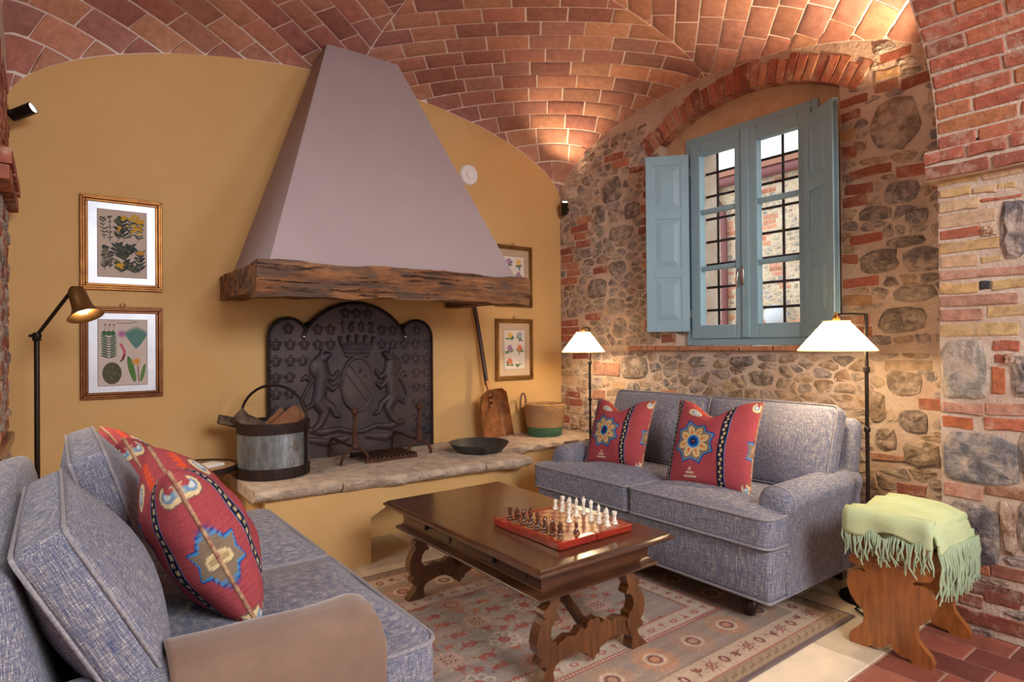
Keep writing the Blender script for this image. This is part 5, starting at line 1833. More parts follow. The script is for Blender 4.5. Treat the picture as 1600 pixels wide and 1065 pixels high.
# ------------------------------------------------------------------ sofas
def soft_pad(outline, centre, z0, z1, r, crown, nb=5):
    """cushion from a rounded outline that is star-shaped about centre"""
    cx, cy = centre
    n = len(outline)
    rings = []
    for k in range(nb + 1):                       # lower edge roll
        a = -PI / 2 + PI / 2 * k / nb
        rings.append((r * (1 - math.cos(a)), z0 + r + r * math.sin(a), 0))
    for k in range(nb + 1):
        a = PI / 2 * k / nb
        rings.append((r * (1 - math.cos(a)), z1 - r + r * math.sin(a), 0))
    v, f = [], []
    for d, z, _ in rings:
        for (x, y) in outline:
            L = math.hypot(x - cx, y - cy)
            s = 1 - d / L
            v.append((cx + (x - cx) * s, cy + (y - cy) * s, z))
    ntop = 9
    for k in range(1, ntop):
        q = 1 - k / ntop
        for (x, y) in outline:
            L = math.hypot(x - cx, y - cy)
            s = (1 - r / L) * q
            v.append((cx + (x - cx) * s, cy + (y - cy) * s, z1 + crown * (1 - q ** 2.4)))
    v.append((cx, cy, z1 + crown))
    R = len(rings) + ntop - 1
    for i in range(R - 1):
        for k in range(n):
            k2 = (k + 1) % n
            f.append((i * n + k, i * n + k2, (i + 1) * n + k2, (i + 1) * n + k))
    for k in range(n):
        f.append(((R - 1) * n + k, (R - 1) * n + (k + 1) % n, R * n))
    f.append(tuple(range(n - 1, -1, -1)))
    return MB().add(v, f)

def round_outline(pts, rads, n=5):
    out = []
    m = len(pts)
    for i in range(m):
        p, a, b = Vector(pts[i]), Vector(pts[i - 1]), Vector(pts[(i + 1) % m])
        r = rads[i]
        e1, e2 = (a - p), (b - p)
        t1, t2 = p + e1.normalized() * min(r, e1.length * .45), p + e2.normalized() * min(r, e2.length * .45)
        for k in range(n + 1):
            t = k / n
            out.append(((1 - t) ** 2 * t1 + 2 * t * (1 - t) * p + t * t * t2)[:])
    dense = []
    for p, q in zip(out, out[1:] + out[:1]):
        L = math.hypot(q[0] - p[0], q[1] - p[1])
        k = max(1, int(L / 0.06))
        for i in range(k):
            dense.append((p[0] + (q[0] - p[0]) * i / k, p[1] + (q[1] - p[1]) * i / k))
    return dense

def make_sofa(loc, rotz, label, lean):
    s = thing('two_seat_sofa', label, 'sofa', loc, rotz, 'matching blue-grey tweed sofas')
    tw = MT['tweed']
    obj('base', MB().bbox(-0.812, 0.812, -0.455, 0.44, 0.120, 0.365, 0.022, 3), tw, s, 60)
    pb = [(x, y, 0.124) for x, y in round_outline([(-0.812, -0.455), (0.812, -0.455), (0.812, 0.44), (-0.812, 0.44)], [0.02] * 4)]
    obj('base_piping', MB().tube(pb, 0.007, 6, True), MT['piping'], s, 60)
    for sd in (-1, 1):
        sec = [(0.822, 0.122), (0.822, 0.49)]
        sec += [(0.752 + 0.088 * math.cos(a), 0.535 + 0.078 * math.sin(a)) for a in np.linspace(-0.35, PI + 0.35, 15)]
        sec += [(0.665, 0.49), (0.665, 0.122)]
        cxm, czm = 0.745, 0.45
        v, f = [], []
        stations = [(-0.322, 0.30), (-0.320, 0.60), (-0.312, 0.82), (-0.294, 0.95), (-0.262, 1.0), (-0.1, 1.0), (0.1, 0.995), (0.26, 0.97), (0.36, 0.93), (0.43, 0.88)]
        n = len(sec)
        for y, k in stations:
            for (a, z) in sec:
                zz = z if z < 0.2 else czm + (z - czm) * (k if z > czm else 1)
                drop = 0.02 * max(0, (y + 0.30) / 0.76) if z > 0.5 else 0
                v.append((sd * (cxm + (a - cxm) * (k if z > 0.2 else 1)), y, zz + drop))
        for i in range(len(stations) - 1):
            for k in range(n):
                f.append((i * n + k, i * n + (k + 1) % n, (i + 1) * n + (k + 1) % n, (i + 1) * n + k))
        f.append(tuple(range(n)))
        f.append(tuple(range((len(stations) - 1) * n, len(stations) * n)))
        arm = obj('arm', MB().add(v, f), tw, s, 50)
        pp_ = [(sd * (cxm + (a - cxm) * 0.985), -0.272, czm + (z - czm) * 0.985 if z > 0.2 else z) for a, z in sec[1:-1]]
        obj('arm_piping', MB().tube(pp_, 0.0065, 6), MT['piping'], arm, 60)
    bf = softbox(1.61, 0.13, 0.54, 0.05, 12, (0, 0.01, 0.015))
    Mb = Matrix.Translation((0, 0.415, 0.61)) @ Matrix.Rotation(math.radians(-12), 4, 'X')
    bf.v = [(Mb @ Vector(p))[:] for p in bf.v]
    obj('back_frame', bf, tw, s, 70)
    for sd in (-1, 1):
        raw = [(0.005, -0.485), (0.828, -0.485), (0.828, -0.315), (0.660, -0.30), (0.660, 0.22), (0.005, 0.22)]
        ol = round_outline([(sd * a, b) for a, b in raw], [0.035, 0.06, 0.03, 0.02, 0.05, 0.04])
        cu = obj('seat_cushion', soft_pad(ol, (sd * 0.33, -0.36), 0.365, 0.505, 0.022, 0.035), tw, s, 70)
        for zz in (0.501, 0.371):
            obj('piping', MB().tube([(x, y, zz) for x, y in ol], 0.0065, 6, True), MT['piping'], cu, 60)
    for sd in (-1, 1):
        W, T, H = 0.775, 0.10, 0.465
        cb = softbox(W, T, H, 0.022, 16, (0.008, 0.075, 0.016))
        Mc = Matrix.Translation((sd * 0.392, lean[sd][0], lean[sd][1])) @ Matrix.Rotation(math.radians(lean[sd][2]), 4, 'X')
        cu = obj('back_cushion', cb, tw, s, 80)
        cu.matrix_local = Mc
        for yy in (-T / 2 + 0.004, T / 2 - 0.004):
            ol = round_outline([(-W / 2 + 0.003, -H / 2 + 0.003), (W / 2 - 0.003, -H / 2 + 0.003), (W / 2 - 0.003, H / 2 - 0.003), (-W / 2 + 0.003, H / 2 - 0.003)], [0.03] * 4)
            pts = []
            for (x, z) in ol:
                ex, ez = 1 - (2 * x / W) ** 2, 1 - (2 * z / H) ** 2
                pts.append((x, yy, z))
            obj('piping', MB().tube(pts, 0.005, 6, True), MT['piping'], cu, 60)
    for sd in (-1, 1):
        obj('front_leg', MB().lathe([(0.016, 0.0), (0.024, 0.006), (0.026, 0.02), (0.036, 0.04), (0.038, 0.055), (0.026, 0.075), (0.038, 0.088), (0.04, 0.10), (0.034, 0.125)], 18, (sd * 0.655, -0.355, 0)), MT['blackwood'], s, 50)
        obj('back_leg', MB().add([(sd * 0.70 + a * 0.026, 0.43 + b * 0.026 + 0.01, 0) for a, b in ((-1, -1), (1, -1), (1, 1), (-1, 1))] + [(sd * 0.70 + a * 0.032, 0.42 + b * 0.032, 0.128) for a, b in ((-1, -1), (1, -1), (1, 1), (-1, 1))],
            [(0, 1, 2, 3), (4, 5, 6, 7), (0, 1, 5, 4), (1, 2, 6, 5), (2, 3, 7, 6), (3, 0, 4, 7)]), MT['blackwood'], s)
    return s
make_sofa((2.985, 2.29, 0.012), -PI / 2, 'blue-grey tweed two-seat sofa under the window', {-1: (0.243, 0.722, -23), 1: (0.240, 0.722, -22)})
make_sofa((0.335, 2.25, 0.012), PI / 2, 'blue-grey tweed sofa in the left foreground with a brown throw', {-1: (0.258, 0.708, -27), 1: (0.190, 0.735, -17)})

# ------------------------------------------------------------------ kilim cushions
KRED, KBLUE, KSKY, KTAU, KCRM, KNAV, KOR = S(166, 76, 80), S(28, 70, 140), S(72, 142, 196), S(134, 116, 96), S(222, 198, 150), S(32, 34, 52), S(214, 84, 52)
def star(cv, x, y, r, n, colr, inner=0.68, rot=0.0, sq=1.0, sx=1.0):
    pts = []
    for k in range(2 * n):
        a = rot + PI * k / n
        q = r if k % 2 == 0 else r * inner
        pts.append((x + q * math.cos(a) * sx, y + q * math.sin(a) * sq))
    cv.poly(pts, colr)
def kilim_canvas(n, seed, big_u, bo=0.61):
    """2 x 2 units; big_u = where the big medallion sits"""
    r = random.Random(seed)
    cv = Canvas(2, 2, n, n, KRED)
    for k in range(60):
        cv.rect(0, 2, 2 * k / 60, 2 * k / 60 + 0.02, KRED if k % 2 else S(154, 66, 74), 0.5)
    def medal(x, y, R):
        star(cv, x, y, R, 8, KBLUE, 0.76, PI / 8)
        star(cv, x, y, R * 0.93, 8, KSKY, 0.76, PI / 8)
        star(cv, x, y, R * 0.87, 8, KTAU, 0.76, PI / 8)
        for k in range(8):
            a = PI / 8 + k * PI / 4
            cv.ell(x + R * .46 * math.cos(a), y + R * .46 * math.sin(a), R * .24, R * .15, KCRM, a)
            cv.ell(x + R * .46 * math.cos(a), y + R * .46 * math.sin(a), R * .17, R * .09, S(206, 160, 104), a)
            cv.ell(x + R * .40 * math.cos(a), y + R * .40 * math.sin(a), R * .06, R * .04, KOR, a)
        cv.ell(x, y, R * .28, R * .28, KSKY)
        cv.ell(x, y, R * .22, R * .22, KBLUE)
        cv.ell(x, y, R * .12, R * .12, S(26, 30, 70))
        cv.ell(x, y, R * .05, R * .05, KRED)
    def small(x, y, R):
        star(cv, x, y, R, 6, KBLUE, 0.55, PI / 2, 1.0, 0.52)
        star(cv, x, y, R * 0.91, 6, KSKY, 0.55, PI / 2, 1.0, 0.52)
        star(cv, x, y, R * 0.80, 6, KTAU, 0.53, PI / 2, 1.0, 0.52)
        cv.ell(x, y, R * .10, R * .24, KCRM, 0.25)
        cv.ell(x, y, R * .05, R * .12, S(176, 150, 110), 0.25)
    def chain_band(u):
        cv.rect(u - 0.080, u + 0.080, 0, 2, KSKY, 0.75)
        cv.rect(u - 0.068, u + 0.068, 0, 2, KNAV)
        k = 0
        y = 0.04
        while y < 2:
            d = 0.012 if k % 2 else -0.012
            cv.rect(u + d - 0.024, u + d - 0.008, y, y + 0.055, KCRM)
            cv.rect(u + d + 0.008, u + d + 0.024, y, y + 0.055, KCRM)
            cv.rect(u + d - 0.024, u + d + 0.024, y + 0.02, y + 0.034, KCRM)
            y += 0.085
            k += 1
    def boteh(x, y, R, s):
        if x < 0.25 or x > 1.75:
            for q, c_ in ((1.0, S(120, 96, 84)), (0.88, KCRM), (0.55, S(120, 150, 176)), (0.3, S(200, 206, 200))):
                cv.ell(x, y, R * 0.62 * q, R * 0.8 * q, c_, s * 0.3)
            cv.ell(x + s * 0.02, y + R * 0.42, R * 0.2, R * 0.34, KRED, s * 0.3)
            return
        cv.ell(x, y, R, R * 0.62, S(120, 96, 84), s * 0.5)
        cv.ell(x, y, R * .92, R * .55, KCRM, s * 0.5)
        cv.ell(x + s * R * .1, y, R * .62, R * .34, S(120, 150, 176), s * 0.5)
        cv.ell(x + s * R * .2, y + R * .04, R * .4, R * .18, S(200, 206, 200), s * 0.5)
    m = big_u
    medal(m, 0.98, 0.50)
    small(m + 1.27, 0.92, 0.33)
    small(m - 1.27, 0.92, 0.33)
    chain_band(m - bo)
    chain_band(m + bo)
    for (x, y, s) in ((m - 0.12, 1.72, 1), (m + 1.15, 1.80, 1), (m + 1.15, 0.14, -1), (m - 1.2, 1.70, -1), (m - 1.2, 0.12, 1)):
        boteh(x, y, 0.19, s)
    for k in range(3):
        cv.rect(m - 0.03 - 0.05 * k, m + 0.03 + 0.05 * k, 0.36 - 0.09 * k, 0.42 - 0.09 * k, S(206, 178, 150))
    for k in range(5):
        cv.ell(m - 0.2 + 0.1 * k, 1.93, 0.05, 0.035, KOR)
    g = np.random.RandomState(seed)
    cv.c = np.clip(cv.c * (1 + g.uniform(-0.13, 0.13, (n, n, 1))), 0, 1)
    return cv
def kilim(name_label, seed, big_u, half, thick, M, dent, bo=0.61, n=150):
    cv = kilim_canvas(n, seed, big_u, bo)
    Uu, Vv2 = cv.X - 1, cv.Y - 1
    Uu, Vv2 = np.sin(Uu * PI / 2 * 0.999) * 0.35 + Uu * 0.65, np.sin(Vv2 * PI / 2 * 0.999) * 0.35 + Vv2 * 0.65
    t = thing('kilim_cushion', name_label, 'cushion', (0, 0, 0), 0, 'red kilim cushions')
    t.matrix_world = M
    g = random.Random(seed + 50)
    for sgn, nm in ((1, 'front_cover'), (-1, 'back_cover')):
        X = half * Uu * (1 - 0.07 * (1 - Vv2 ** 2))
        Y = half * Vv2 * (1 - 0.07 * (1 - Uu ** 2))
        T = thick * (np.clip((1 - Uu ** 2) * (1 - Vv2 ** 2), 0, 1)) ** 0.42
        Y = Y - dent * np.exp(-((Uu + 0.05) / 0.42) ** 2) * ((Vv2 + 1) / 2) ** 3.2
        ph = g.uniform(0, 6)
        wr = 0.006 * np.sin(5 * Uu + 3 * Vv2 + ph) * (1 - Uu ** 2) + 0.004 * np.sin(9 * Vv2 - 6 * Uu + ph) * (1 - Vv2 ** 2)
        Zc = sgn * (T + wr * (T / thick))
        V = np.stack([X, Y, Zc], -1).reshape(-1, 3)
        f = cv.faces() if sgn > 0 else cv.faces()[:, ::-1]
        obj(nm, build_mesh(nm, V, f, cv.colors()), MT['kilim'], t, 179)
    edge = []
    ts = np.linspace(-1, 1, 26)
    for (a, b) in [(q, -1) for q in ts] + [(1, q) for q in ts[1:]] + [(q, 1) for q in ts[::-1][1:]] + [(-1, q) for q in ts[::-1][1:-1]]:
        x = half * a * (1 - 0.07 * (1 - b * b))
        y = half * b * (1 - 0.07 * (1 - a * a)) - dent * math.exp(-((a + 0.05) / 0.42) ** 2) * ((b + 1) / 2) ** 3.2
        edge.append((x, y, 0))
    o = obj('seam_cord', MB().tube(edge, 0.0055, 6, True), M_plain('striped_cord', S(196, 160, 120), 0.9, col2=S(120, 50, 60), nscale=45), t, 60)
    return t
def frame_of(ex, ey, loc):
    ex, ey = Vector(ex).normalized(), Vector(ey).normalized()
    ez = ex.cross(ey).normalized()
    ey = ez.cross(ex)
    return Matrix(((ex.x, ey.x, ez.x, loc[0]), (ex.y, ey.y, ez.y, loc[1]), (ex.z, ey.z, ez.z, loc[2]), (0, 0, 0, 1)))
kilim('red kilim cushion with blue star, nearer the fireplace on the window sofa', 1, 0.76, 0.225, 0.085, frame_of((0.12, -1, 0.02), (0.42, 0, 1), (2.915, 2.73, 0.725)), 0.075)
kilim('red kilim cushion with blue star, nearer the pier on the window sofa', 2, 0.76, 0.250, 0.095, frame_of((0.10, -1, 0.03), (0.42, 0, 1), (2.87, 2.00, 0.745)), 0.085)
kilim('large red kilim cushion with blue stars at the front of the foreground sofa', 3, 1.27, 0.25, 0.128, frame_of((0.02, 1, 0.0), (-0.48, -0.03, 1), (0.345, 2.02, 0.755)), 0.05, 0.90)
kilim('red kilim cushion tucked at the far end of the foreground sofa', 4, 1.27, 0.24, 0.115, frame_of((-0.10, 1, 0.0), (-0.48, -0.03, 1), (0.285, 2.935, 0.745)), 0.05, 0.86)

# ------------------------------------------------------------------ brown throw over the near arm of the foreground sofa
def throw_sheet():
    # profile across the arm (y, z) from inside the seat, over the roll and down outside
    ya = 1.512
    prof_ = [(ya + 0.125, 0.50), (ya + 0.118, 0.56), (ya + 0.10, 0.61), (ya + 0.065, 0.648), (ya + 0.02, 0.664), (ya - 0.03, 0.660), (ya - 0.075, 0.64), (ya - 0.105, 0.60), (ya - 0.118, 0.54), (ya - 0.122, 0.46), (ya - 0.124, 0.36), (ya - 0.126, 0.24)]
    xs_ = list(np.linspace(0.20, 0.625, 30))
    ends = [(0.640, 0.985), (0.652, 0.955), (0.661, 0.91), (0.665, 0.85), (0.667, 0.7), (0.668, 0.4)]
    yc, zc = ya, 0.45
    v, f = [], []
    dense = []
    for p, q in zip(prof_[:-1], prof_[1:]):
        for k in range(3):
            dense.append((p[0] + (q[0] - p[0]) * k / 3, p[1] + (q[1] - p[1]) * k / 3))
    dense.append(prof_[-1])
    n = len(dense)
    st = [(x, 1.0) for x in xs_] + ends
    for (x, k) in st:
        for (y, z) in dense:
            q = Vector((x * 3.0, y * 4, z * 3))
            w = 0.012 * noise.noise(q) + 0.006 * math.sin(x * 26 + y * 14) * (1 if z < 0.55 else 0.3)
            zz = zc + (z - zc) * k if z > zc else z
            yy = yc + (y - yc) * (1 + w * 2) * (0.96 + 0.04 * k if k > 0.8 else 0.99 * k)
            v.append((x + (w if k < 1 else 0), yy, zz + w * 0.7))
    m = len(st)
    for i in range(m - 1):
        for k in range(n - 1):
            f.append((i * n + k, i * n + k + 1, (i + 1) * n + k + 1, (i + 1) * n + k))
    return MB().add(v, f)
th = obj('wool_throw', throw_sheet(), MT['throw'], None, 80)
md = th.modifiers.new('thickness', 'SOLIDIFY')
md.thickness, md.offset = 0.008, 0.0
th.location = (-0.012, 0, -0.014)
tag(th, 'plain brown wool throw draped over the near sofa arm', 'throw')

# ------------------------------------------------------------------ coffee table
TX0, TX1, TY0, TY1, TZ = 1.352, 2.09, 1.645, 2.92, 0.50
tb = thing('coffee_table', 'dark carved walnut coffee table with lyre legs on the rug', 'table', ((TX0 + TX1) / 2, (TY0 + TY1) / 2, 0.012))
tw_, tl_ = (TX1 - TX0) / 2, (TY1 - TY0) / 2
ZT = TZ - 0.012
def rect_loft(prof_, hx, hy):
    v, f = [], []
    for (o, z) in prof_:
        v += [(-hx + o, -hy + o, z), (hx - o, -hy + o, z), (hx - o, hy - o, z), (-hx + o, hy - o, z)]
    for i in range(len(prof_) - 1):
        for k in range(4):
            f.append((4 * i + k, 4 * i + (k + 1) % 4, 4 * i + 4 + (k + 1) % 4, 4 * i + 4 + k))
    f.append((3, 2, 1, 0))
    n = 4 * (len(prof_) - 1)
    f.append((n, n + 1, n + 2, n + 3))
    return MB().add(v, f)
obj('tabletop', rect_loft([(0.03, ZT - 0.034), (0.012, ZT - 0.030), (0.003, ZT - 0.022), (0.0, ZT - 0.016), (0.003, ZT - 0.010), (0.012, ZT - 0.006), (0.016, ZT - 0.005), (0.018, ZT), (0.03, ZT)], tw_, tl_), MT['topwood'], tb, 35)
ap = MB()
ax_, ay_ = tw_ - 0.075, tl_ - 0.085
ap.box(-ax_, ax_, -ay_, ay_, ZT - 0.118, ZT - 0.03)
obj('apron', ap, MT['darkwood'], tb)
obj('lower_moulding', rect_loft([(0.02, ZT - 0.142), (0.0, ZT - 0.138), (-0.006, ZT - 0.130), (0.0, ZT - 0.122), (0.016, ZT - 0.116), (0.026, ZT - 0.106), (0.03, ZT - 0.100)], ax_ + 0.026, ay_ + 0.026), MT['darkwood'], tb, 40)
for sx in (-1, 1):
    for (y0, y1) in ((-ay_ + 0.09, -0.09), (0.09, ay_ - 0.09)):
        dr = obj('drawer', MB().bbox(sx * ax_ - 0.006, sx * ax_ + 0.006, y0, y1, ZT - 0.098, ZT - 0.036, 0.003, 1), MT['darkwood'], tb)
        ym = (y0 + y1) / 2
        obj('knob', MB().lathe([(0.006, 0), (0.006, 0.010), (0.013, 0.015), (0.013, 0.022), (0.004, 0.028)], 12, M=Matrix.Translation((sx * (ax_ + 0.005), ym, ZT - 0.067)) @ Matrix.Rotation(sx * PI / 2, 4, 'Y')), MT['blackwood'], dr, 50)
LEG_OUT = [(0.075, 0.345), (0.072, 0.31), (0.060, 0.295), (0.044, 0.290), (0.036, 0.278), (0.040, 0.264), (0.052, 0.262), (0.030, 0.240), (0.012, 0.205), (0.006, 0.17), (0.016, 0.135), (0.034, 0.115), (0.024, 0.108), (0.018, 0.096), (0.024, 0.084), (0.040, 0.082), (0.052, 0.078), (0.050, 0.060), (0.030, 0.035), (0.006, 0.015), (0.0, 0.0)]
LEG_IN = [(0.085, 0.0), (0.092, 0.02), (0.085, 0.045), (0.100, 0.075), (0.112, 0.10), (0.118, 0.13), (0.104, 0.142), (0.106, 0.156), (0.086, 0.165), (0.074, 0.19), (0.080, 0.22), (0.100, 0.240), (0.112, 0.236), (0.120, 0.246), (0.112, 0.262), (0.104, 0.268), (0.116, 0.30), (0.130, 0.345)]
LX, LY = 0.305, 0.505
for sy in (-1, 1):
    for sx in (-1, 1):
        poly = [(sx * (LX - o), z) for o, z in LEG_OUT + LEG_IN]
        lg = MB().prism(poly, sy * LY - 0.024, sy * LY + 0.024, 'XZ')
        obj('leg', lg, MT['legwood'], tb)
    half = [(0.0, 0.185), (0.018, 0.190), (0.034, 0.180), (0.036, 0.165), (0.05, 0.158), (0.058, 0.170), (0.075, 0.172), (0.085, 0.158), (0.10, 0.150), (0.14, 0.160), (0.18, 0.145), (0.215, 0.125)]
    low = [(0.215, 0.06), (0.18, 0.075), (0.13, 0.088), (0.09, 0.086), (0.06, 0.070), (0.035, 0.062), (0.03, 0.045), (0.012, 0.040), (0.0, 0.022)]
    poly = [(-a, z) for a, z in half[::-1]] + half[1:] + low + [(-a, z) for a, z in low[::-1][1:]]
    obj('stretcher', MB().prism(poly, sy * LY - 0.018, sy * LY + 0.018, 'XZ'), MT['legwood'], tb)
    br_ = MB()
    a, b = Vector((0, sy * (LY - 0.02), 0.13)), Vector((0, sy * 0.12, ZT - 0.12))
    d = (b - a)
    M = Matrix.Translation(a) @ d.to_track_quat('Z', 'X').to_matrix().to_4x4()
    br_.bbox(-0.018, 0.018, -0.016, 0.016, 0, d.length, 0.004, 1, M)
    obj('brace', br_, MT['darkwood'], tb)

# ------------------------------------------------------------------ chess board and men
BX0, BX1, BY0, BY1 = 1.553, 1.967, 1.772, 2.212
board = thing('chess_board', 'folding chess board with a mahogany red frame on the table', 'chess board', ((BX0 + BX1) / 2, (BY0 + BY1) / 2, TZ + 0.001))
bw, bl_ = (BX1 - BX0) / 2, (BY1 - BY0) / 2
for s in (-1, 1):
    x0, x1 = (-bw, -0.0012) if s < 0 else (0.0012, bw)
    fm = MB()
    fm.bbox(x0, x1, -bl_, -bl_ + 0.03, 0, 0.030, 0.004, 1)
    fm.bbox(x0, x1, bl_ - 0.03, bl_, 0, 0.030, 0.004, 1)
    xa, xb = (x0, x0 + 0.03) if s < 0 else (x1 - 0.03, x1)
    fm.bbox(xa, xb, -bl_ + 0.03, bl_ - 0.03, 0, 0.030, 0.004, 1)
    fm.box(x0 + 0.001, x1 - 0.001, -bl_ + 0.02, bl_ - 0.02, 0.002, 0.022)
    obj('frame_half', fm, MT['redwood'], board)
sqL = M_wood('maple_square', S(190, 138, 84), S(214, 166, 108), 0.35, (3, 14, 14))
sqD = M_wood('rosewood_square', S(138, 66, 42), S(172, 96, 62), 0.35, (3, 14, 14))
qx, qy = (2 * bw - 0.06) / 8, (2 * bl_ - 0.06) / 8
meL, meD = None, None
for i in range(8):
    for j in range(8):
        lightsq = (i + j) % 2 == 0
        x, y = -bw + 0.03 + (i + 0.5) * qx, -bl_ + 0.03 + (j + 0.5) * qy
        if lightsq and meL is None:
            o = obj('square', MB().box(-qx / 2, qx / 2, -qy / 2, qy / 2, 0.020, 0.0265), sqL, board, loc=(x, y, 0)); meL = o.data
        elif not lightsq and meD is None:
            o = obj('square', MB().box(-qx / 2, qx / 2, -qy / 2, qy / 2, 0.020, 0.0265), sqD, board, loc=(x, y, 0)); meD = o.data
        else:
            obj('square', meL if lightsq else meD, None, board, loc=(x, y, 0))
cream_men = M_plain('ivory_resin', S(232, 224, 208), 0.35, 0, spec=0.5)
brown_men = M_plain('amber_brown_resin', S(70, 36, 20), 0.15, 0, col2=S(110, 58, 28), nscale=60, spec=0.6, coat=0.6)
def man(kind):
    h = {'pawn': 0.046, 'rook': 0.054, 'knight': 0.060, 'bishop': 0.066, 'queen': 0.074, 'king': 0.082}[kind]
    m = MB()
    b = [(0.0135, 0), (0.0145, 0.003), (0.0135, 0.007), (0.010, 0.011), (0.0115, 0.014), (0.0075, 0.019)]
    if kind == 'pawn':
        m.lathe(b + [(0.005, 0.028), (0.0085, 0.031), (0.0045, 0.033)] + [(max(0.0004, 0.0085 * math.sin(a)), 0.039 - 0.0085 * math.cos(a)) for a in np.linspace(0.6, PI, 8)], 14)
    elif kind == 'rook':
        m.lathe(b + [(0.007, 0.036), (0.0095, 0.040), (0.0105, 0.042), (0.0105, 0.054), (0.007, 0.054), (0.007, 0.049), (0.0004, 0.049)], 14)
    elif kind == 'knight':
        m.lathe(b + [(0.006, 0.021), (0.0004, 0.022)], 14)
        poly = [(-0.009, 0.018), (0.008, 0.018), (0.0095, 0.032), (0.008, 0.046), (0.004, 0.055), (0.0015, 0.060), (-0.001, 0.055), (-0.006, 0.050), (-0.0125, 0.042), (-0.012, 0.037), (-0.005, 0.039), (-0.002, 0.036), (-0.007, 0.027)]
        m.prism(poly, -0.0055, 0.0055, 'XZ')
    elif kind == 'bishop':
        m.lathe(b + [(0.0055, 0.036), (0.009, 0.039), (0.0055, 0.042), (0.0085, 0.048), (0.0075, 0.055), (0.003, 0.061), (0.003, 0.063), (0.0028, 0.066), (0.0004, 0.066)], 14)
    else:
        hh = h - 0.014 if kind == 'king' else h - 0.006
        m.lathe(b + [(0.006, hh * 0.62), (0.0098, hh * 0.66), (0.006, hh * 0.70), (0.0105, hh - 0.002), (0.009, hh), (0.005, hh + 0.003), (0.0004, hh + 0.004)], 14)
        if kind == 'king':
            m.box(-0.0018, 0.0018, -0.0018, 0.0018, hh, h).box(-0.0055, 0.0055, -0.0018, 0.0018, h - 0.007, h - 0.004)
        else:
            m.ball((0, 0, hh + 0.005), 0.0035, 6)
    return m
zb_ = TZ + 0.001 + 0.0268
def sq_xy(i, j):
    return (BX0 + 0.03 + (i + 0.5) * qx, BY0 + 0.03 + (j + 0.5) * qy)
order = ['rook', 'knight', 'bishop', 'queen', 'king', 'bishop', 'knight', 'rook']
ordn = ['first', 'second', 'third', 'fourth', 'fifth', 'sixth', 'seventh', 'eighth']
for colr, mt_, i_back, i_pawn, rotz in (('cream', cream_men, 7, 6, 0.0), ('brown', brown_men, 0, 1, PI)):
    cache = {}
    def place(kind, i, j, label):
        x, y = sq_xy(i, j)
        if kind not in cache:
            o = obj('chess_' + kind, man(kind), mt_, None, 50)
            cache[kind] = o
        else:
            o = cache[kind].copy()
            COL.objects.link(o)
        o.location = (x, y, zb_)
        o.rotation_euler = (0, 0, rotz)
        tag(o, label, 'chess piece', colr + ' chess men')
    for j, kind in enumerate(order):
        if kind in ('king', 'queen'):
            lb = '%s chess %s in the middle of its back row' % (colr, kind)
        else:
            lb = '%s chess %s in the %s half of the board' % (colr, kind, 'near' if j < 4 else 'far, fireplace-side')
        place(kind, i_back, j, lb)
    adv = 3 if colr == 'cream' else 0
    for j in range(8):
        i = i_pawn
        if colr == 'cream' and j == 3:
            i = 4
            lb = 'cream chess pawn moved two squares ahead of its row'
        elif colr == 'brown' and j == 0:
            i = 2
            lb = 'brown chess pawn moved one square ahead of its row'
        else:
            lb = '%s chess pawn, %s file counted from the near edge of the board' % (colr, ordn[j])
        place('pawn', i, j, lb)

# ------------------------------------------------------------------ stool with the green throw
st = thing('carved_stool', 'honey-brown wooden stool with two carved plank legs', 'stool', (2.985, 1.085, 0))
def stool_leg(x0, x1):
    half = [(0.155, 0.372), (0.160, 0.36), (0.150, 0.345), (0.118, 0.338), (0.092, 0.330), (0.090, 0.318), (0.118, 0.322), (0.148, 0.312), (0.163, 0.285), (0.165, 0.245), (0.152, 0.205), (0.126, 0.172), (0.106, 0.158), (0.098, 0.150), (0.104, 0.140), (0.096, 0.132), (0.104, 0.10), (0.124, 0.075), (0.150, 0.05), (0.160, 0.025), (0.155, 0.0)]
    bot = [(0.085, 0.0), (0.078, 0.012), (0.05, 0.012), (0.025, 0.022), (0.0, 0.045)]
    poly = half + bot + [(-a, z) for a, z in bot[::-1][1:]] + [(-a, z) for a, z in half[::-1]]
    return MB().prism(poly, x0, x1, 'YZ')
obj('plank_leg', stool_leg(-0.228, -0.198), MT['stoolwood'], st)
obj('plank_leg', stool_leg(0.185, 0.215), MT['stoolwood'], st)
obj('seat_moulding', MB().bbox(-0.225, 0.215, -0.150, 0.150, 0.366, 0.385, 0.006, 2).bbox(-0.215, 0.205, -0.142, 0.142, 0.38, 0.44, 0.004, 1), MT['stoolwood'], st, 40)
obj('seat_board', MB().bbox(-0.245, 0.235, -0.165, 0.165, 0.44, 0.47, 0.01, 3), MT['stoolwood'], st, 40)
gthrow = thing('fringed_throw', 'pale green fringed wool throw folded over the carved stool', 'throw', (2.985, 1.085, 0.0))
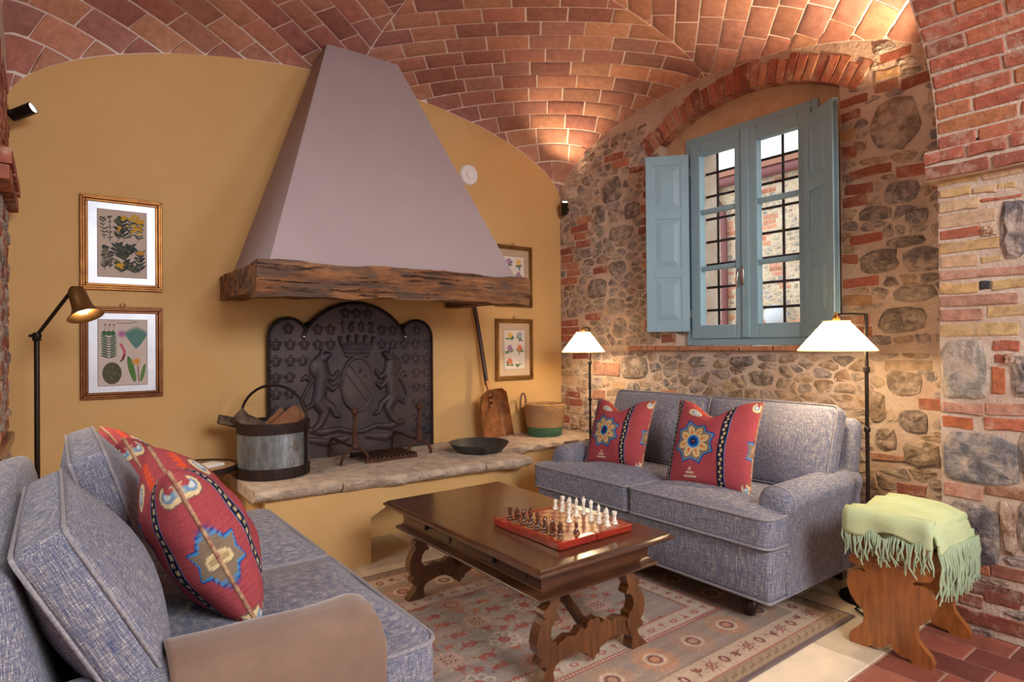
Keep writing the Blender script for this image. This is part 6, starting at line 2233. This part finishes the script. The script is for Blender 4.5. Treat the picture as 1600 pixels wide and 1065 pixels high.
# folded cloth: sheet lying on the seat, one end hanging over the near side
SX0, SX1 = -0.245, 0.205
prof_ = [(0.178, 0.50), (0.172, 0.552), (0.15, 0.582), (0.08, 0.592), (0.0, 0.588), (-0.08, 0.580), (-0.135, 0.562), (-0.162, 0.530), (-0.172, 0.495), (-0.178, 0.455)]
dense = []
for p, q in zip(prof_[:-1], prof_[1:]):
    for k in range(4):
        dense.append((p[0] + (q[0] - p[0]) * k / 4, p[1] + (q[1] - p[1]) * k / 4))
dense.append(prof_[-1])
v, f = [], []
NXs = 30
def gw(x, y, z):
    return 0.018 * noise.noise(Vector((x * 7, y * 6, z * 5))) + 0.008 * noise.noise(Vector((x * 15, y * 15, 3)))
left = [(-0.305, 0.47), (-0.300, 0.505), (-0.292, 0.545)]
cols_ = []
for i in range(NXs + 1):
    t = i / NXs
    for (y, z) in dense:
        x = SX0 + (SX1 - SX0) * t
        edge = min(t, 1 - t)
        dz = -0.012 * max(0, (0.10 - t) / 0.10) ** 1.6 - 0.05 * max(0, (0.08 - (1 - t)) / 0.08) ** 1.6
        v.append((x, y + 0.4 * gw(x, y, z) - 0.02 * (1 - t) * (y < -0.1), z + gw(x, y, z) + (dz if y > -0.17 else 0) + 0.02 * (0.5 - t) * (y < -0.15)))
n = len(dense)
for i in range(NXs):
    for k in range(n - 1):
        f.append((i * n + k, i * n + k + 1, (i + 1) * n + k + 1, (i + 1) * n + k))
g0 = obj('cloth', MB().add(v, f), MT['green'], gthrow, 80)
md = g0.modifiers.new('thickness', 'SOLIDIFY')
md.thickness, md.offset = 0.012, -1.0
# folded layers beneath and the end that hangs over the side facing the sofa
for (zz, tk, ins_) in ((0.47, 0.045, 0.0), (0.515, 0.045, 0.012)):
    sbx = softbox(SX1 - SX0 - 0.03 - ins_, 0.335 - ins_, tk, 0.02, 8)
    sbx.v = [(x + (SX0 + SX1) / 2, y + 0.0, z + zz + tk / 2 + 0.3 * gw(x, y, zz)) for x, y, z in sbx.v]
    obj('folded_layer', sbx, MT['green'], gthrow, 80)
sv, sf = [], []
for i in range(13):
    for k in range(9):
        y = 0.165 - 0.335 * i / 12
        z = 0.580 - (0.085 + 0.02 * math.sin(i * 0.7)) * k / 8
        ang = min(1, k / 3) * PI / 2
        x = SX0 + 0.022 - 0.036 * math.sin(ang) - 0.007 * math.sin(i * 1.1) * min(1, k / 4)
        if k < 3:
            z = 0.586 - 0.036 * (1 - math.cos(ang))
        else:
            z = 0.55 - (0.052 + 0.02 * math.sin(i * 0.7)) * (k - 3) / 5
        sv.append((x, y, z))
for i in range(12):
    for k in range(8):
        sf.append((i * 9 + k, i * 9 + k + 1, (i + 1) * 9 + k + 1, (i + 1) * 9 + k))
g1 = obj('hanging_end', MB().add(sv, sf), MT['green'], gthrow, 80)
md = g1.modifiers.new('thickness', 'SOLIDIFY')
md.thickness, md.offset = 0.012, 0.0
rf = random.Random(13)
for i in range(46):
    t = i / 45
    y0 = 0.165 - 0.335 * t
    z0 = 0.500 + 0.012 * math.sin(i * .5)
    L = rf.uniform(0.09, 0.135)
    x0 = SX0 - 0.014
    pts = [(x0, y0, z0), (x0 - 0.008 + rf.uniform(-.006, .006), y0 + rf.uniform(-.008, .008), z0 - L * .35), (x0 - 0.004 + rf.uniform(-.012, .012), y0 + rf.uniform(-.014, .014), z0 - L * .7), (x0 + rf.uniform(-.012, .008), y0 + rf.uniform(-.018, .018), z0 - L)]
    obj('tassel', MB().tube(pts, [0.0040, 0.0036, 0.0034, 0.0024], 5), MT['fringe'], gthrow, 60)
for i in range(62):
    t = i / 61
    x0 = SX0 + (SX1 - SX0) * t
    z0 = 0.468 + 0.02 * (0.5 - t)
    L = rf.uniform(0.16, 0.23)
    y0 = -0.186
    pts = [(x0, y0, z0), (x0 + rf.uniform(-.008, .008), y0 - 0.008 + rf.uniform(-.006, .006), z0 - L * .35), (x0 + rf.uniform(-.014, .014), y0 - 0.004 + rf.uniform(-.010, .010), z0 - L * .7), (x0 + rf.uniform(-.018, .018), y0 + rf.uniform(-.010, .008), z0 - L)]
    obj('tassel', MB().tube(pts, [0.0040, 0.0036, 0.0034, 0.0024], 5), MT['fringe'], gthrow, 60)

# ------------------------------------------------------------------ round side table and booklet
rt_ = thing('round_side_table', 'low round wooden side table with a dark metal rim', 'table', (0.655, 3.985, 0.0))
obj('top', MB().lathe([(0.21, 0.575), (0.222, 0.575), (0.222, 0.597), (0.001, 0.597)], 44), M_wood('pale_oak_top', S(150, 116, 84), S(184, 148, 110), 0.4, (2, 20, 20)), rt_, 40)
obj('rim', MB().lathe([(0.222, 0.570), (0.232, 0.570), (0.232, 0.603), (0.222, 0.603), (0.222, 0.570)], 44, cap=False), MT['iron'], rt_, 40)
for k in range(3):
    a = PI + 2 * PI * k / 3
    obj('leg', MB().tube([(0.17 * math.cos(a), 0.17 * math.sin(a), 0.575), (0.155 * math.cos(a), 0.155 * math.sin(a), 0.0)], 0.012, 8), MT['iron'], rt_, 60)
bkk = thing('white_booklet', 'thin white booklet lying on the round side table', 'book', (0.72, 3.95, 0.598), 0.5)
obj('pages', MB().box(-0.075, 0.073, -0.05, 0.05, 0.002, 0.012), MT['white'], bkk)
obj('cover', MB().box(-0.078, 0.075, -0.053, 0.053, 0.0, 0.002).box(-0.078, 0.075, -0.053, 0.053, 0.012, 0.0135).box(-0.078, -0.075, -0.053, 0.053, 0.0, 0.0135), M_plain('booklet_cover', S(240, 238, 232), 0.5), bkk)

# ------------------------------------------------------------------ lamps
def M_shade():
    m, nt, b = new_mat('pleated_cream_shade')
    b.inputs['Base Color'].default_value = S(250, 240, 214)
    b.inputs['Roughness'].default_value = 0.9
    b.inputs['Emission Color'].default_value = (1.0, 0.84, 0.56, 1)
    b.inputs['Emission Strength'].default_value = 0.22
    out = nt.nodes['Material Output']
    tl = node(nt, 'ShaderNodeBsdfTranslucent')
    tl.inputs['Color'].default_value = S(252, 236, 200)
    mx = node(nt, 'ShaderNodeMixShader')
    mx.inputs[0].default_value = 0.45
    nt.links.new(b.outputs[0], mx.inputs[1])
    nt.links.new(tl.outputs[0], mx.inputs[2])
    nt.links.new(mx.outputs[0], out.inputs['Surface'])
    return m
MT['pleat'] = M_shade()
MT['bulb'] = M_emit('warm_bulb', (1.0, 0.78, 0.5, 1), 30.0)
def bulb_light(parent, loc, power, size=0.035):
    L = bpy.data.lights.new('bulb_light', 'POINT')
    L.energy, L.color, L.shadow_soft_size = power, (1.0, 0.76, 0.47), size
    o = bpy.data.objects.new('bulb_light', L)
    COL.objects.link(o)
    o.parent = parent
    o.location = loc
def pleated_lamp(loc, dx, dy, r_b, r_t, zb, zt, label, power, cord):
    t = thing('floor_lamp', label, 'lamp', loc, 0, 'pair of floor lamps with pleated cream shades')
    obj('base', MB().lathe([(0.135, 0.0), (0.137, 0.006), (0.132, 0.014), (0.03, 0.020), (0.014, 0.03), (0.011, 0.05)], 36), MT['black'], t, 40)
    top = zt + 0.035
    obj('pole', MB().tube([(0, 0, 0.03), (0, 0, top)], 0.0095, 10), MT['lampiron'], t, 60)
    obj('collar', MB().lathe([(0.009, top - 0.30), (0.016, top - 0.295), (0.016, top - 0.27), (0.009, top - 0.265)], 14).lathe([(0.009, 0.84), (0.015, 0.845), (0.015, 0.865), (0.009, 0.87)], 14), MT['lampiron'], t, 50)
    obj('swing_arm', MB().tube([(0, 0, top - 0.005), (dx * 0.5, dy * 0.5, top), (dx, dy, top - 0.002)], 0.007, 8), MT['lampiron'], t, 60)
    obj('finial', MB().lathe([(0.004, zt - 0.02), (0.012, zt), (0.018, zt + 0.012), (0.018, zt + 0.024), (0.008, zt + 0.034), (0.009, zt + 0.045)], 14, (dx, dy, 0)), MT['brass'], t, 50)
    n = 128
    v, f = [], []
    for (z, r) in ((zb, r_b), (zb + 0.004, r_b), (zt - 0.003, r_t), (zt, r_t)):
        for k in range(n):
            a = 2 * PI * k / n
            q = r * (1 + (0.010 if k % 2 else -0.006))
            v.append((dx + q * math.cos(a), dy + q * math.sin(a), z))
    for i in range(3):
        for k in range(n):
            f.append((i * n + k, i * n + (k + 1) % n, (i + 1) * n + (k + 1) % n, (i + 1) * n + k))
    s = obj('shade', MB().add(v, f), MT['pleat'], t)
    obj('shade_trim', MB().tube([(dx + r_b * math.cos(a), dy + r_b * math.sin(a), zb) for a in np.linspace(0, 2 * PI, 49)[:-1]], 0.0035, 6, True).tube([(dx + r_t * math.cos(a), dy + r_t * math.sin(a), zt) for a in np.linspace(0, 2 * PI, 33)[:-1]], 0.003, 6, True), MT['pleat'], s)
    obj('bulb', MB().ball((dx, dy, (zb + zt) / 2 - 0.005), 0.026, 10, 1.2), MT['bulb'], t, 60)
    bulb_light(t, (dx, dy, (zb + zt) / 2 - 0.045), power)
    obj('cord', MB().tube(cord, 0.0045, 6), MT['black'], t, 60)
    return t
pleated_lamp((3.28, 1.38, 0.0), -0.065, 0.115, 0.183, 0.062, 1.255, 1.405, 'floor lamp with pleated cream shade beside the carved stool', 9.5,
             [(-0.13, -0.02, 0.01), (-0.20, -0.02, 0.012), (-0.235, -0.08, 0.008), (-0.215, -0.16, 0.006), (-0.16, -0.20, 0.006), (-0.10, -0.19, 0.006)])
pleated_lamp((3.45, 3.545, 0.0), -0.05, 0.02, 0.170, 0.055, 1.235, 1.395, 'floor lamp with pleated cream shade in the corner by the basket', 8,
             [(0.0, 0.0, 0.48), (0.03, -0.02, 0.56), (0.08, -0.05, 0.60), (0.14, -0.08, 0.58), (0.17, -0.10, 0.48), (0.18, -0.12, 0.3), (0.18, -0.1, 0.02)])
rl_ = thing('reading_lamp', 'dark bronze reading lamp with a bell shade behind the foreground sofa', 'lamp', (-0.068, 3.70, 0.0))
obj('base', MB().lathe([(0.12, 0.0), (0.122, 0.008), (0.115, 0.016), (0.02, 0.022), (0.012, 0.04)], 32), MT['black'], rl_, 40)
obj('pole', MB().tube([(0, 0, 0.03), (0, 0, 1.36)], 0.0115, 10), MT['lampiron'], rl_, 60)
ad = Vector((math.cos(YAW), -math.sin(YAW), 0))     # the arm swings across the view
J, K_ = Vector((0, 0, 1.362)), ad * 0.175 + Vector((0, 0, 1.585))
obj('joint', MB().lathe([(0.012, 1.335), (0.018, 1.34), (0.018, 1.372), (0.010, 1.378)], 14).tube([(J - ad * 0.035)[:], (J + ad * 0.02)[:]], 0.007, 8), MT['lampiron'], rl_, 50)
obj('arm', MB().tube([J[:], K_[:]], 0.0085, 8).ball(K_[:], 0.014, 8), MT['lampiron'], rl_, 60)
bd2 = (ad * 0.42 + Vector((0, 0, -0.9)) + Vector(_F0) * -0.12).normalized()
Mbell = Matrix.Translation(K_ + ad * 0.012) @ bd2.to_track_quat('Z', 'Y').to_matrix().to_4x4()
bellm = MB().lathe([(0.012, -0.005), (0.030, 0.0), (0.037, 0.014), (0.040, 0.06), (0.044, 0.10), (0.055, 0.125), (0.076, 0.145), (0.078, 0.147), (0.074, 0.146), (0.053, 0.128), (0.041, 0.10), (0.036, 0.05), (0.001, 0.015)], 32, M=Mbell, cap=False)
obj('bell_shade', bellm, M_plain('bronze_bell', S(120, 86, 48), 0.4, 0.7), rl_, 40)
bp = Mbell @ Vector((0, 0, 0.10))
obj('bulb', MB().lathe([(0.001, 0.06), (0.018, 0.07), (0.030, 0.095), (0.030, 0.112), (0.016, 0.128), (0.001, 0.132)], 18, M=Mbell), MT['bulb'], rl_, 60)
LB = bpy.data.lights.new('bell_light', 'SPOT')
LB.energy, LB.color, LB.spot_size, LB.spot_blend, LB.shadow_soft_size = 14, (1.0, 0.76, 0.47), math.radians(120), 0.6, 0.03
lo = bpy.data.objects.new('bell_light', LB)
COL.objects.link(lo)
lo.parent = rl_
lo.location = Mbell @ Vector((0, 0, 0.14))
lo.rotation_euler = bd2.to_track_quat('-Z', 'Y').to_euler()
